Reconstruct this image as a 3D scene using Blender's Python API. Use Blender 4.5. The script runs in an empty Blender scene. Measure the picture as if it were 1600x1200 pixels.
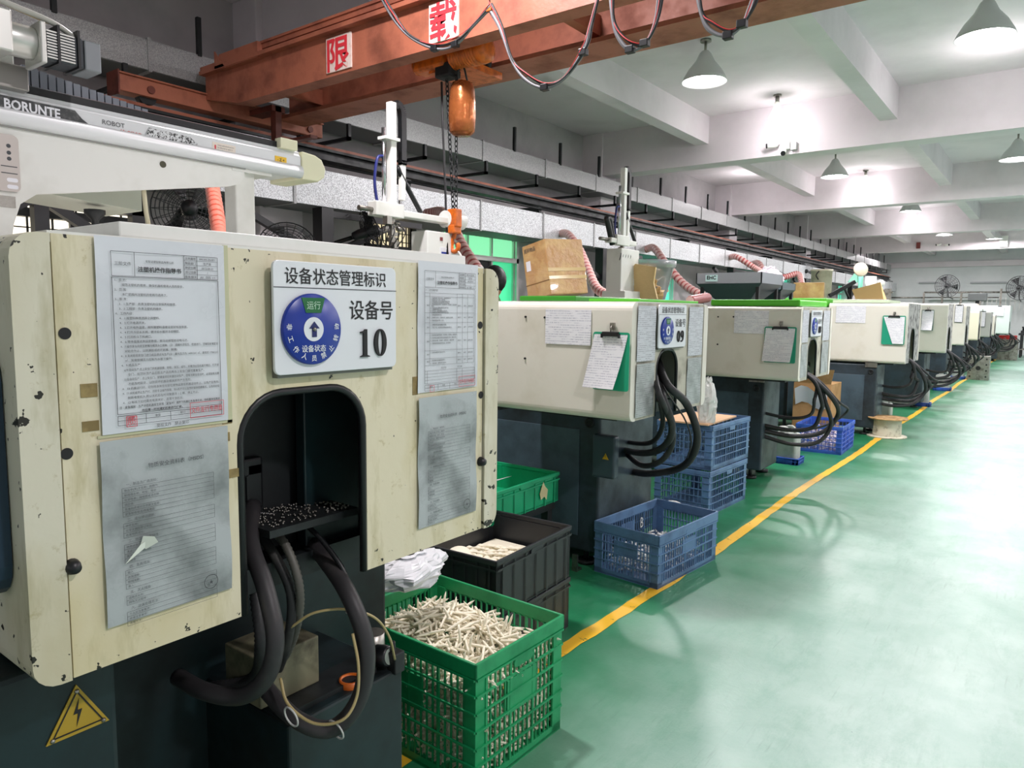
import bpy, bmesh, math, random
from mathutils import Vector, Matrix
random.seed(7)
sc = bpy.context.scene
COL = sc.collection
R = math.radians
# ------------------------------------------------------------------ camera
H = 1.35
F = 1128.23
YAW, PITCH, ROLL = 36.974, 5.911, 0.697
_y, _p, _r = R(YAW), R(PITCH), R(ROLL)
FW = Vector((-math.sin(_y)*math.cos(_p), math.cos(_y)*math.cos(_p), -math.sin(_p)))
_rt = Vector((math.cos(_y), math.sin(_y), 0)); _up = _rt.cross(FW)
RT = math.cos(_r)*_rt + math.sin(_r)*_up
UP = -math.sin(_r)*_rt + math.cos(_r)*_up
cam = bpy.data.cameras.new('camera'); camo = bpy.data.objects.new('camera', cam); COL.objects.link(camo)
cam.sensor_width = 36; cam.lens = F/1600*36; cam.clip_end = 100; cam.clip_start = .02
m = Matrix((RT, UP, -FW)).transposed().to_4x4(); m.translation = (0, 0, H); camo.matrix_world = m
sc.camera = camo
def _ray(u, v): return (u-800)/F*RT - (v-600)/F*UP + FW
# real-world points from sight lines crossing a known plane of the room
def PX(u, v, X): r = _ray(u, v); return r*(X/r.x) + Vector((0, 0, H))
def PY(u, v, Y): r = _ray(u, v); return r*(Y/r.y) + Vector((0, 0, H))
def PZ(u, v, Z): r = _ray(u, v); return r*((Z-H)/r.z) + Vector((0, 0, H))
# ------------------------------------------------------------------ light
sc.view_settings.view_transform = 'Standard'; sc.view_settings.look = 'None'
sc.view_settings.gamma = 1; sc.view_settings.use_curve_mapping = False
sc.view_settings.exposure = 0.0
w = bpy.data.worlds.new('world'); sc.world = w; w.use_nodes = True
w.node_tree.nodes['Background'].inputs[0].default_value = (1, .96, 1, 1)
w.node_tree.nodes['Background'].inputs[1].default_value = 1.0
HIGHBAY, BULB = 76, 15
def light(name, typ, loc, power, size=.3, rot=(0, 0, 0), col=(1, .935, .965), **k):
    l = bpy.data.lights.new(name, typ); l.energy = power; l.color = col
    if typ == 'AREA': l.shape = 'DISK'; l.size = size
    else: l.shadow_soft_size = size
    for a, b in k.items(): setattr(l, a, b)
    o = bpy.data.objects.new(name, l); o.location = loc; o.rotation_euler = rot; COL.objects.link(o); return o
# ------------------------------------------------------------------ materials
def S(r, g, b):
    f = lambda c: (c/255/12.92) if c/255 <= .04045 else ((c/255+.055)/1.055)**2.4
    return (f(r), f(g), f(b), 1)
class NT:
    def __init__(s, name):
        s.m = bpy.data.materials.new(name); s.m.use_nodes = True
        s.t = s.m.node_tree; s.b = s.t.nodes['Principled BSDF']; s.tc = None
    def n(s, typ, **k):
        o = s.t.nodes.new(typ)
        for a, b in k.items():
            if a.startswith('i_'):
                key = a[2:]; key = int(key) if key.isdigit() else key.replace('_', ' ')
                if isinstance(b, bpy.types.NodeSocket): s.t.links.new(b, o.inputs[key])
                else: o.inputs[key].default_value = b
            else: setattr(o, a, b)
        return o
    def co(s, scale=(1, 1, 1)):
        tc = s.n('ShaderNodeTexCoord').outputs['Object']
        if scale == (1, 1, 1): return tc
        return s.n('ShaderNodeMapping', i_0=tc, i_Scale=scale).outputs[0]
    def noise(s, scale, detail=3, rough=.5, sc3=(1, 1, 1), dist=0):
        return s.n('ShaderNodeTexNoise', i_Vector=s.co(sc3), i_Scale=scale, i_Detail=detail, i_Roughness=rough, i_Distortion=dist).outputs[0]
    def ramp(s, fac, stops):
        r = s.n('ShaderNodeValToRGB', i_0=fac); e = r.color_ramp.elements
        for i, (p, c) in enumerate(stops):
            el = e[i] if i < 2 else e.new(p)
            el.position = p; el.color = c if len(c) == 4 else (*c, 1)
        return r.outputs[0]
    def band(s, fac, a, b):  # map range 0..1
        return s.n('ShaderNodeMapRange', i_0=fac, i_1=a, i_2=b).outputs[0]
    def mix(s, f, a, b, mode='MIX'):
        o = s.n('ShaderNodeMix', data_type='RGBA', blend_type=mode, clamp_factor=True)
        for i, v in ((0, f), (6, a), (7, b)):
            if isinstance(v, bpy.types.NodeSocket): s.t.links.new(v, o.inputs[i])
            else: o.inputs[i].default_value = v
        return o.outputs[2]
    def math(s, op, a, b=0):
        o = s.n('ShaderNodeMath', operation=op)
        for i, v in ((0, a), (1, b)):
            if isinstance(v, bpy.types.NodeSocket): s.t.links.new(v, o.inputs[i])
            else: o.inputs[i].default_value = v
        return o.outputs[0]
    def set(s, key, v):
        if isinstance(v, bpy.types.NodeSocket): s.t.links.new(v, s.b.inputs[key])
        else: s.b.inputs[key].default_value = v
    def bump(s, h, st=.3, d=.01):
        b = s.n('ShaderNodeBump', i_Strength=st, i_Distance=d, i_Height=h); s.t.links.new(b.outputs[0], s.b.inputs['Normal'])
MC = {}
def mat(name, col, rough=.5, metal=0, dirt=None, dscale=6, damt=(.45, .75), bump=0, bscale=80, emit=0, alpha=1, trans=0, coat=0, spec=.5):
    if name in MC: return MC[name]
    t = NT(name); t.set('Base Color', col); t.set('Roughness', rough); t.set('Metallic', metal)
    t.set('Specular IOR Level', spec)
    if dirt:
        f = t.band(t.noise(dscale, 5, .6), *damt); t.set('Base Color', t.mix(f, col, dirt))
        t.set('Roughness', t.n('ShaderNodeMapRange', i_0=f, i_3=rough, i_4=min(1, rough+.25)).outputs[0])
    if bump: t.bump(t.noise(bscale, 4), bump)
    if emit: t.set('Emission Color', col); t.set('Emission Strength', emit)
    if alpha < 1: t.set('Alpha', alpha)
    if trans: t.set('Transmission Weight', trans)
    if coat: t.set('Coat Weight', coat)
    MC[name] = t.m; return t.m
def aged_paint(name, col, stain, chip, zlo, zhi, amount=.0, stainamt=(.45, .7)):
    t = NT(name)
    c = t.mix(t.band(t.noise(4, 4, .6, (1, 1, .5)), *stainamt), col, stain)
    c = t.mix(t.band(t.noise(20, 5, .75), .6, .72), c, (stain[0]*.8, stain[1]*.78, stain[2]*.7, 1))
    c = t.mix(t.band(t.noise(14, 5, .7, (1, 1, .25)), .52, .8), c, (stain[0]*.72, stain[1]*.72, stain[2]*.62, 1))
    z = t.n('ShaderNodeSeparateXYZ', i_0=t.co()).outputs[2]
    e = t.math('MAXIMUM', t.band(z, zlo+.05, zlo), t.band(z, zhi-.05, zhi))
    n = t.math('ADD', t.noise(45, 3, .6), t.math('MULTIPLY', t.noise(7, 2), .35))
    n = t.math('ADD', n, t.math('MULTIPLY', e, .07+amount))
    f = t.band(n, .875, .89)
    t.set('Base Color', t.mix(f, c, chip)); t.set('Roughness', .42)
    t.bump(t.noise(30, 3), .08)
    MC[name] = t.m; return t.m
CREAM10 = aged_paint('aged_cream_paint', S(222, 214, 186), S(206, 194, 150), S(38, 36, 28), .80, 1.45, 0)
CREAM = mat('cream_paint', S(226, 222, 210), .35, dirt=S(206, 200, 182), dscale=3, damt=(.5, .8))
CREAMD = mat('cream_paint_worn_shaded', S(188, 184, 168), .45, dirt=S(140, 136, 122), dscale=9, damt=(.45, .7))  # worn cream, darkened: shade on the end faces put into the colour
GREYEND = mat('peeling_grey_end_panel', S(170, 168, 165), .4, dirt=S(95, 92, 92), dscale=12, damt=(.5, .6))
BASE = mat('dark_slate_enamel', S(52, 66, 76), .38, dirt=S(22, 30, 34), dscale=4, damt=(.4, .7))
BASE10 = mat('dark_teal_enamel', S(16, 38, 42), .4, dirt=S(8, 14, 16), dscale=4, damt=(.4, .7))
DARK = mat('dark_oily_steel', S(26, 30, 32), .45, dirt=S(12, 13, 14), dscale=8)
BLACK = mat('black_plastic', S(20, 21, 24), .4)
BLACKR = mat('black_rubber', S(38, 38, 40), .55, dirt=S(88, 86, 80), dscale=9, damt=(.55, .85), bump=.1, bscale=120)
CHROME = mat('polished_steel', S(200, 200, 205), .18, 1)
STEEL = mat('brushed_steel', S(165, 162, 155), .38, 1, dirt=S(95, 90, 80), dscale=14)
ALU = mat('aluminium_extrusion', S(205, 205, 200), .35, .7)
WHITE = mat('white_enamel', S(230, 231, 226), .35, dirt=S(196, 196, 186), dscale=3, damt=(.5, .8))
GREENP = mat('bright_green_paint', S(86, 190, 40), .35)
REDP = mat('rust_red_crane_paint', S(170, 100, 76), .5, dirt=S(120, 66, 50), dscale=5, damt=(.45, .75), bump=.1, bscale=60)
REDD = mat('dark_rust_red', S(110, 52, 40), .55, dirt=S(60, 30, 26), dscale=6)
ORANGE = mat('orange_hoist_paint', S(222, 110, 30), .35, dirt=S(150, 66, 20), dscale=20)
COPPER = mat('copper_brown_tarpaulin', S(190, 110, 60), .22, .5, dirt=S(110, 55, 28), dscale=9, bump=.5, bscale=14)
INK = mat('black_ink', S(24, 24, 26), .6)
INKG = mat('grey_ink', S(70, 72, 76), .6)
INKR = mat('red_stamp_ink', S(214, 70, 84), .6)
INKB = mat('blue_sign_enamel', S(18, 50, 150), .3)
SIGNW = mat('white_sign_acrylic', S(226, 230, 234), .25)
PAPER = mat('laminated_white_paper', S(216, 220, 226), .22, dirt=S(196, 200, 206), dscale=5, coat=.4)
PAPERD = mat('dirty_laminated_paper', S(176, 182, 184), .25, dirt=S(120, 126, 126), dscale=9, damt=(.42, .7), coat=.5)
PAPERW = mat('white_paper', S(232, 232, 238), .6)
PLASTICF = mat('clear_yellowed_film', S(196, 196, 160), .15, coat=.6)
TEALB = mat('teal_clipboard_plastic', S(30, 150, 118), .4)
CARD = mat('brown_cardboard', S(186, 146, 98), .75, dirt=S(160, 120, 76), dscale=5)
TAPE = mat('glossy_packing_tape', S(206, 178, 120), .12, coat=.6)
YEL = mat('yellow_sticker', S(238, 190, 40), .4)
PEG = mat('ivory_plastic', S(246, 238, 216), .45)
CRG = mat('green_crate_plastic', S(22, 150, 92), .38, dirt=S(14, 120, 72), dscale=8)
CRB = mat('slate_blue_crate_plastic', S(92, 126, 166), .36, dirt=S(74, 96, 128), dscale=8)
CRB2 = mat('blue_crate_plastic', S(62, 102, 200), .38, dirt=S(44, 76, 160), dscale=8)
CRK = mat('black_crate_plastic', S(36, 38, 42), .4)
CONC = mat('white_emulsion_concrete', S(222, 214, 218), .8, dirt=S(206, 199, 202), dscale=1.2, bump=.05, bscale=20)
WALLL = mat('grey_wall_paint', S(184, 178, 180), .8, dirt=S(160, 155, 157), dscale=1.5)
WALLF = mat('white_wall_paint', S(218, 222, 222), .8, dirt=S(200, 206, 206), dscale=.8)
DUCTD = mat('shaded_duct_underside', S(100, 104, 102), .5, .4)  # galvanised underside, its shade and greenish light put into the colour
def galv(name, a, b, sc_=110):
    t = NT(name); v = t.n('ShaderNodeTexVoronoi', i_Vector=t.co(), i_Scale=sc_)
    f = t.n('ShaderNodeSeparateColor', i_0=v.outputs['Color']).outputs[0]
    t.set('Base Color', t.ramp(f, [(0, a), (.6, b), (1, (min(1, b[0]*1.25), min(1, b[1]*1.25), min(1, b[2]*1.25), 1))]))
    t.set('Metallic', .35); t.set('Roughness', .45); MC[name] = t.m; return t.m
GALV = galv('galvanised_sheet', S(158, 160, 164), S(212, 214, 216), 150)
GALV2 = galv('dull_galvanised_sheet', S(146, 146, 148), S(168, 168, 168), 200)
def floor_mat():
    t = NT('worn_green_floor_with_sheen')
    xyz = t.n('ShaderNodeSeparateXYZ', i_0=t.co()); x = xyz.outputs[0]
    nz = t.noise(1.3, 5, .6)
    wob = t.math('MULTIPLY', t.math('SUBTRACT', nz, .5), .9)
    aisle = t.n('ShaderNodeMapRange', i_0=t.math('ADD', x, wob), i_1=-1.55, i_2=-.55, interpolation_type='SMOOTHSTEP').outputs[0]
    green = t.mix(t.band(t.noise(3, 5), .4, .7), S(22, 112, 70), S(36, 128, 84))
    pale = t.mix(t.band(t.noise(2.2, 6, .65), .35, .7), S(136, 174, 158), S(166, 194, 182))
    pale = t.mix(t.math('MULTIPLY', t.band(t.noise(9, 6, .8, (1, .3, 1)), .5, .8), .6), pale, S(92, 150, 124))
    c = t.mix(aisle, green, pale)  # paler aisle: wear, with lamp sheen put into the colour
    scr = t.math('MULTIPLY', t.band(t.noise(3, 4, .6), .45, .7), t.band(t.noise(60, 3, .6, (1, .07, 1)), .58, .7))
    c = t.mix(t.math('MULTIPLY', scr, .4), c, S(70, 100, 86))
    sm = t.band(t.noise(2.5, 8, .72, (1, .5, 1), 1.5), .5, .75)
    c = t.mix(t.math('MULTIPLY', sm, .35), c, S(84, 138, 112))
    spk = t.band(t.noise(90, 1, .4), .80, .84)
    c = t.mix(t.math('MULTIPLY', spk, .6), c, S(30, 40, 36))
    t.set('Base Color', c)
    t.set('Roughness', t.n('ShaderNodeMapRange', i_0=t.noise(4, 4, .6), i_1=.1, i_2=.9, i_3=.24, i_4=.5).outputs[0])
    t.set('Specular IOR Level', .9)
    t.bump(t.noise(60, 5, .7), .12, .01); return t.m
FLOOR = floor_mat()
def line_mat():
    t = NT('worn_yellow_line_paint')
    f = t.band(t.noise(18, 5, .7), .62, .68); t.set('Base Color', t.mix(f, S(232, 182, 48), S(90, 92, 50))); t.set('Roughness', .4); return t.m
LINE = line_mat()
def print_mat(name, paper, ink, rows, dirty=None):  # small unreadable print: broken rows of marks
    t = NT(name); z = t.n('ShaderNodeSeparateXYZ', i_0=t.co()).outputs[2]
    st = t.math('FRACT', t.math('MULTIPLY', z, rows)); row = t.band(st, .55, .6)
    n = t.band(t.noise(1, 2, .6, (420, 420, rows*1.0)), .46, .52); n2 = t.band(t.noise(1, 1, .5, (14, 14, rows*.9)), .42, .46)
    f = t.math('MULTIPLY', t.math('MULTIPLY', row, n), n2)
    c = t.mix(t.math('MULTIPLY', f, .8), paper, ink)
    if dirty: c = t.mix(t.band(t.noise(12, 5, .6), .45, .75), c, dirty)
    t.set('Base Color', c); t.set('Roughness', .3); MC[name] = t.m; return t.m
PRINT = print_mat('small_print_on_paper', S(204, 206, 212), S(120, 120, 130), 120)
PRINTD = print_mat('small_print_on_dirty_sheet', S(172, 176, 176), S(110, 112, 114), 110, S(128, 132, 130))
HANDW = print_mat('handwritten_form', S(236, 236, 240), S(168, 170, 186), 95)

# ------------------------------------------------------------------ mesh builder
class MB:
    def __init__(s): s.v = []; s.f = []; s.m = []; s.mi = 0; s.sm = []; s.smooth = False
    def add(s, vs, fs):
        b = len(s.v); s.v += [tuple(x) for x in vs]
        for f in fs: s.f.append([b+i for i in f]); s.m.append(s.mi); s.sm.append(s.smooth)
        return s
    def box(s, x0, x1, y0, y1, z0, z1):
        if x0 > x1: x0, x1 = x1, x0
        if y0 > y1: y0, y1 = y1, y0
        if z0 > z1: z0, z1 = z1, z0
        v = [(x, y, z) for z in (z0, z1) for y in (y0, y1) for x in (x0, x1)]
        return s.add(v, [(0, 2, 3, 1), (4, 5, 7, 6), (0, 1, 5, 4), (1, 3, 7, 5), (3, 2, 6, 7), (2, 0, 4, 6)])
    def bar(s, a, b, w, h=None, up=(0, 0, 1)):  # rectangular bar from a to b
        a = Vector(a); b = Vector(b); h = h or w; d = (b-a).normalized(); u = Vector(up)
        if abs(d.dot(u)) > .98: u = Vector((1, 0, 0))
        sx = d.cross(u).normalized()*w/2; sy = sx.cross(d).normalized()*h/2
        v = [p+i*sx+j*sy for p in (a, b) for i, j in ((-1, -1), (1, -1), (1, 1), (-1, 1))]
        return s.add(v, [(3, 2, 1, 0), (4, 5, 6, 7), (0, 1, 5, 4), (1, 2, 6, 5), (2, 3, 7, 6), (3, 0, 4, 7)])
    def prism(s, pts, o, u, v, n, t):  # 2d polygon pts at origin o in u,v, extruded t along n
        o, u, v, n = map(Vector, (o, u, v, n)); k = len(pts)
        if u.cross(v).dot(n)*t < 0: pts = pts[::-1]
        A = [o+u*p[0]+v*p[1] for p in pts]; B = [a+n*t for a in A]
        area = sum(pts[i][0]*pts[(i+1) % k][1]-pts[(i+1) % k][0]*pts[i][1] for i in range(k))
        fs = [list(range(k))[::-1], list(range(k, 2*k))]+[(i, (i+1) % k, k+(i+1) % k, k+i) for i in range(k)]
        flip = (area < 0) != (u.cross(v).dot(n)*t < 0)
        if flip: fs = [f[::-1] for f in fs]
        return s.add(A+B, fs)
    def tube(s, pts, r, seg=10, closed=False, caps=True, rings=None):
        P = [Vector(p) for p in pts]; n = len(P); rr = r if hasattr(r, '__len__') else [r]*n
        T = []
        for i in range(n):
            a = P[i-1] if (i > 0 or closed) else P[i]; b = P[(i+1) % n] if (i < n-1 or closed) else P[i]
            T.append((b-a).normalized())
        u = Vector((0, 0, 1)); u = u if abs(T[0].dot(u)) < .9 else Vector((1, 0, 0))
        u = (u-T[0]*u.dot(T[0])).normalized(); vs = []; 
        for i in range(n):
            u = (u-T[i]*u.dot(T[i])).normalized(); w_ = T[i].cross(u)
            for k in range(seg):
                a = 2*math.pi*k/seg; vs.append(P[i]+(u*math.cos(a)+w_*math.sin(a))*rr[i])
        b = len(s.v); s.v += [tuple(x) for x in vs]
        m_ = n if closed else n-1
        for i in range(m_):
            if rings: s.mi = rings[i % len(rings)]
            for k in range(seg):
                j = (i+1) % n
                s.f.append([b+i*seg+k, b+i*seg+(k+1) % seg, b+j*seg+(k+1) % seg, b+j*seg+k]); s.m.append(s.mi); s.sm.append(True)
        if caps and not closed:
            s.f.append([b+k for k in range(seg)][::-1]); s.m.append(s.mi); s.sm.append(False)
            s.f.append([b+(n-1)*seg+k for k in range(seg)]); s.m.append(s.mi); s.sm.append(False)
        return s
    def cyl(s, a, b, r, r2=None, seg=20): return s.tube([a, b], [r, r if r2 is None else r2], seg)
    def lathe(s, prof, o, ax=(0, 0, 1), seg=28):  # prof [(r,h)]
        o = Vector(o); ax = Vector(ax).normalized(); u = Vector((1, 0, 0)) if abs(ax.x) < .9 else Vector((0, 1, 0))
        u = (u-ax*u.dot(ax)).normalized(); w_ = ax.cross(u); b = len(s.v)
        for r, h in prof:
            for k in range(seg):
                a = 2*math.pi*k/seg; s.v.append(tuple(o+ax*h+(u*math.cos(a)+w_*math.sin(a))*r))
        for i in range(len(prof)-1):
            for k in range(seg):
                s.f.append([b+i*seg+k, b+i*seg+(k+1) % seg, b+(i+1)*seg+(k+1) % seg, b+(i+1)*seg+k]); s.m.append(s.mi); s.sm.append(True)
        return s
    def sphere(s, c, r, seg=12, sx=1, sy=1, sz=1):
        c = Vector(c); n = seg//2; vs = [c+Vector((0, 0, r*sz))]; fs = []
        for i in range(1, n):
            for k in range(seg):
                a = math.pi*i/n; b = 2*math.pi*k/seg
                vs.append(c+Vector((r*sx*math.sin(a)*math.cos(b), r*sy*math.sin(a)*math.sin(b), r*sz*math.cos(a))))
        vs.append(c-Vector((0, 0, r*sz))); L = len(vs)-1
        for k in range(seg): fs.append((0, 1+k, 1+(k+1) % seg)); fs.append((L, L-seg+(k+1) % seg, L-seg+k))
        for i in range(n-2):
            for k in range(seg):
                a = 1+i*seg+k; b = 1+i*seg+(k+1) % seg; fs.append((a, a+seg, b+seg, b))
        o = s.smooth; s.smooth = True; s.add(vs, fs); s.smooth = o; return s
    def torus(s, c, ax, r, t, seg=20, ts=6):
        ax = Vector(ax).normalized(); u = Vector((0, 0, 1)) if abs(ax.z) < .9 else Vector((1, 0, 0))
        u = (u-ax*u.dot(ax)).normalized(); w_ = ax.cross(u); c = Vector(c)
        return s.tube([c+(u*math.cos(2*math.pi*k/seg)+w_*math.sin(2*math.pi*k/seg))*r for k in range(seg)], t, ts, closed=True)
    def grid(s, fn, nu, nv):
        vs = [fn(i/nu, j/nv) for j in range(nv+1) for i in range(nu+1)]
        fs = [(j*(nu+1)+i, j*(nu+1)+i+1, (j+1)*(nu+1)+i+1, (j+1)*(nu+1)+i) for j in range(nv) for i in range(nu)]
        o = s.smooth; s.smooth = True; s.add(vs, fs); s.smooth = o; return s
    def text(s, body, size, o, u=(0, 1, 0), v=(0, 0, 1), bold=.0, align='L', xs=1, rot=0, depth=0, maxw=0):
        key = (body, bold)
        if key not in TX:
            c = bpy.data.curves.new('glyphs', 'FONT'); c.body = body; c.size = 1; c.offset = bold; c.resolution_u = 2
            ob = bpy.data.objects.new('glyphs', c); COL.objects.link(ob)
            dg = bpy.context.evaluated_depsgraph_get(); me = bpy.data.meshes.new_from_object(ob.evaluated_get(dg))
            TX[key] = ([(p.co.x, p.co.y) for p in me.vertices], [list(p.vertices) for p in me.polygons])
            bpy.data.objects.remove(ob); bpy.data.meshes.remove(me); bpy.data.curves.remove(c)
        vs, fs = TX[key]
        if not vs: return s
        x0 = min(p[0] for p in vs); x1 = max(p[0] for p in vs)
        if maxw and (x1-x0)*size*xs > maxw: xs *= maxw/((x1-x0)*size*xs)
        sh = {'L': 0, 'C': -(x0+x1)/2, 'R': -x1}[align]
        u = Vector(u); v = Vector(v); n = u.cross(v); o = Vector(o); ca, sa = math.cos(rot), math.sin(rot)
        out = []
        for x, y in vs:
            x = (x+sh)*size*xs; y *= size
            if align == 'C' and rot: y -= size*.35
            out.append(o+u*(x*ca-y*sa)+v*(x*sa+y*ca))
        s.add(out, fs)
        return s
    def build(s, name, mats, parent=None, bevel=0, seg=2, sub=0, kind=None, label=None, loc=None):
        root = parent
        off = Vector((0, 0, 0))
        while root is not None and root.parent is not None: root = root.parent
        if root is not None: off = Vector(root.location)
        elif loc is not None: off = Vector(loc)
        me = bpy.data.meshes.new(name); me.from_pydata([tuple(Vector(p)-off) for p in s.v], [], s.f)
        for q in (mats if isinstance(mats, (list, tuple)) else [mats]): me.materials.append(q)
        me.polygons.foreach_set('material_index', s.m); me.polygons.foreach_set('use_smooth', s.sm); me.update()
        o = bpy.data.objects.new(name, me); COL.objects.link(o)
        if parent is not None: o.parent = parent
        elif loc is not None: o.location = loc
        if bevel:
            b = o.modifiers.new('b', 'BEVEL'); b.width = bevel; b.segments = seg; b.limit_method = 'ANGLE'; b.angle_limit = R(40); b.harden_normals = False
        if sub: q = o.modifiers.new('s', 'SUBSURF'); q.levels = sub; q.render_levels = sub
        if kind: o['kind'] = kind
        if label: o['label'] = label
        return o
TX = {}
def thing(name, label, cat, loc=(0, 0, 0), group=None):
    o = bpy.data.objects.new(name, None); o.empty_display_size = .1; COL.objects.link(o); o.location = loc
    o['label'] = label; o['category'] = cat
    if group: o['group'] = group
    return o
def tag(o, label, cat, group=None):
    o['label'] = label; o['category'] = cat
    if group: o['group'] = group
    return o
def dup(root, loc, label=None, group=None, rot=None):
    def cp(o, par):
        c = o.copy(); COL.objects.link(c)
        if par: c.parent = par
        for ch in o.children: cp(ch, c)
        return c
    r = cp(root, None); r.location = loc
    if rot is not None: r.rotation_euler = rot
    if label: r['label'] = label
    if group: r['group'] = group
    return r
def spline(pts, n=8):  # catmull-rom
    P = [Vector(p) for p in pts]; P = [P[0]*2-P[1]]+P+[P[-1]*2-P[-2]]; out = []
    for i in range(1, len(P)-2):
        for k in range(n):
            t = k/n; a, b, c, d = P[i-1:i+3]
            out.append(.5*((2*b)+(c-a)*t+(2*a-5*b+4*c-d)*t*t+(3*b-a-3*c+d)*t**3))
    out.append(P[-2]); return out
def rrect(w_, h_, r, n=4, x=0, y=0, corners='1111'):
    out = []
    for i, (cx, cy, a0) in enumerate(((w_-r, h_-r, 0), (r, h_-r, 90), (r, r, 180), (w_-r, r, 270))):
        if corners[i] == '1': out += [(x+cx+r*math.cos(R(a0+90*k/n)), y+cy+r*math.sin(R(a0+90*k/n))) for k in range(n+1)]
        else: out.append((x+(w_ if i in (0, 3) else 0), y+(h_ if i < 2 else 0)))
    return out
def ell(cx, cy, a, b, n=32): return [(cx+a*math.cos(2*math.pi*k/n), cy+b*math.sin(2*math.pi*k/n)) for k in range(n)]
# ================================================================== SETTING
ZS, ZB, ZJ = 3.82, 3.235, 3.48          # slab, cross beam soffit, joist soffit
XW, YF = -5.6, 30.4
fl = MB().box(-6, 7, -5, YF+.3, -.1, 0).build('floor', FLOOR, kind='structure')
mb = MB(); N = 300; prev = None
ys = [i*(YF-.2)/N for i in range(N+1)]
random.seed(3)
L_, R_ = [], []
for y in ys:
    c = -1.475+.012*math.sin(y*1.7); L_.append((c-.028-random.random()*.010, y-.8)); R_.append((c+.026+random.random()*.010, y-.8))
mb.add([(x, y, .002) for x, y in L_]+[(x, y, .002) for x, y in R_], [(i, N+1+i, N+2+i, i+1) for i in range(N)])
mb.build('yellow_line', LINE, fl)
ceil = MB().box(-6, 7, -5, YF+.3, ZS, ZS+.15).build('ceiling', CONC, kind='structure')
for y in (-1.1, 3.62, 9.07, 14.1, 19.5, 24.9):
    MB().box(XW, 7, y, y+.3, ZB, ZS+.01).build('cross_beam', CONC, ceil)
edges = [-5+0, -1.1, 3.62, 9.07, 14.1, 19.5, 24.9, YF]
for x in (-3.91, -1.75, .41, 2.57, 4.73):
    for a, b in zip(edges[1:], edges[2:]):
        MB().box(x, x+.175, a+.3, b, ZJ, ZS+.01).build('joist', CONC, ceil)
# left wall with window openings: lower wall, upper wall, piers
wl = MB().box(-5.9, XW, -5, YF+.3, 2.52, ZS).build('wall_left', WALLL, kind='structure')
wins = [(0.9, 2.75), (4.95, 5.65), (6.05, 7.5), (10.3, 12.2), (14.6, 16.2), (18.2, 19.2), (24.2, 25.2)]
MB().box(-5.9, XW, -5, YF+.3, 0, 1.2).build('sill_wall', WALLL, wl)
e = -5.0
for a, b in wins+[(YF+.3, 0)]:
    MB().box(-5.9, XW, e, a, 1.2, 2.52).build('pier', WALLL, wl); e = b
for y in (3.56, 9.05, 14.05, 19.45, 24.85):
    MB().box(XW-.01, XW+.32, y, y+.42, 0, ZS).build('column', CONC, wl, bevel=.01)
MB().box(XW-.01, XW+.2, 7.75, 8.35, 0, 2.5).build('column', CONC, wl, bevel=.01)
wf = MB().box(-5.9, 7, YF, YF+.3, 0, ZS).build('wall_far', WALLF, kind='structure')
MB().box(XW, 7, YF-.12, YF, 3.05, 3.24).build('wall_beam', CONC, wf)
wr = MB().box(6.5, 6.7, -5, YF+.3, 0, 1.0).box(6.5, 6.7, -5, YF+.3, 3.1, ZS).build('wall_right', WALLF, kind='structure')
for y in (-5, 0, 5, 10, 15, 20, 25, 30): MB().box(6.5, 6.7, y, y+.5, 1, 3.1).build('pier', WALLF, wr)
wn = MB().box(-5.9, 6.7, -5.2, -5, 0, .9).box(-5.9, 6.7, -5.2, -5, 3.1, ZS).build('wall_near', WALLF, kind='structure')
for x in (-5.9, -3, 0, 3, 6.2): MB().box(x, x+.5, -5.2, -5, .9, 3.1).build('pier', WALLF, wn)
GW = mat('lit_green_window_film', S(70, 214, 150), .3, emit=.75)
GW2 = mat('lit_pale_green_window_film', S(140, 232, 176), .3, emit=.9)
WW = mat('lit_frosted_window_pane', S(255, 244, 222), .3, emit=1.6)
WC = mat('lit_cream_blind', S(250, 232, 190), .4, emit=1.0)
TW = mat('lit_teal_window_film', S(80, 214, 180), .3, emit=.8)
for i, ((a, b), pm) in enumerate(zip(wins, (WW, WC, GW, TW, TW, TW, TW))):
    f = MB(); t_ = .045
    f.box(-5.68, -5.56, a, a+t_, 1.2, 2.52).box(-5.68, -5.56, b-t_, b, 1.2, 2.52).box(-5.68, -5.56, a, b, 1.2, 1.2+t_).box(-5.68, -5.56, a, b, 2.52-t_, 2.52)
    f.box(-5.68, -5.56, a, b, 1.93, 1.93+t_*1.3)
    wfm = f.build('window_%d' % (i+1), ALU if i > 1 else DARK, kind='structure')
    n = max(1, round((b-a)/.5))
    for k in range(n):
        y0 = a+t_+(b-a-2*t_)*k/n; y1 = a+t_+(b-a-2*t_)*(k+1)/n
        low = pm
        if i == 2 and k == 0: low = BLACK
        if i == 2 and k == 1: low = BLACK
        MB().box(-5.64, -5.63, y0+.015, y1-.015, 1.245, 1.93).build('pane', low, wfm)
        MB().box(-5.64, -5.63, y0+.015, y1-.015, 1.99, 2.475).build('transom_pane', GW2 if i == 2 else pm, wfm)
        MB().box(-5.66, -5.6, y1-.015, y1+.015, 1.245, 2.475).build('mullion', DARK if i < 2 else ALU, wfm)
    if i < 2:
        g = MB()
        for k in range(1, 12): g.box(-5.6, -5.59, a+(b-a)*k/12-.006, a+(b-a)*k/12+.006, 1.245, 2.47)
        for k in range(1, 14): g.box(-5.6, -5.59, a, b, 1.245+1.23*k/14-.004, 1.245+1.23*k/14+.004)
        g.build('window_grille', DARK, wfm)
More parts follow.
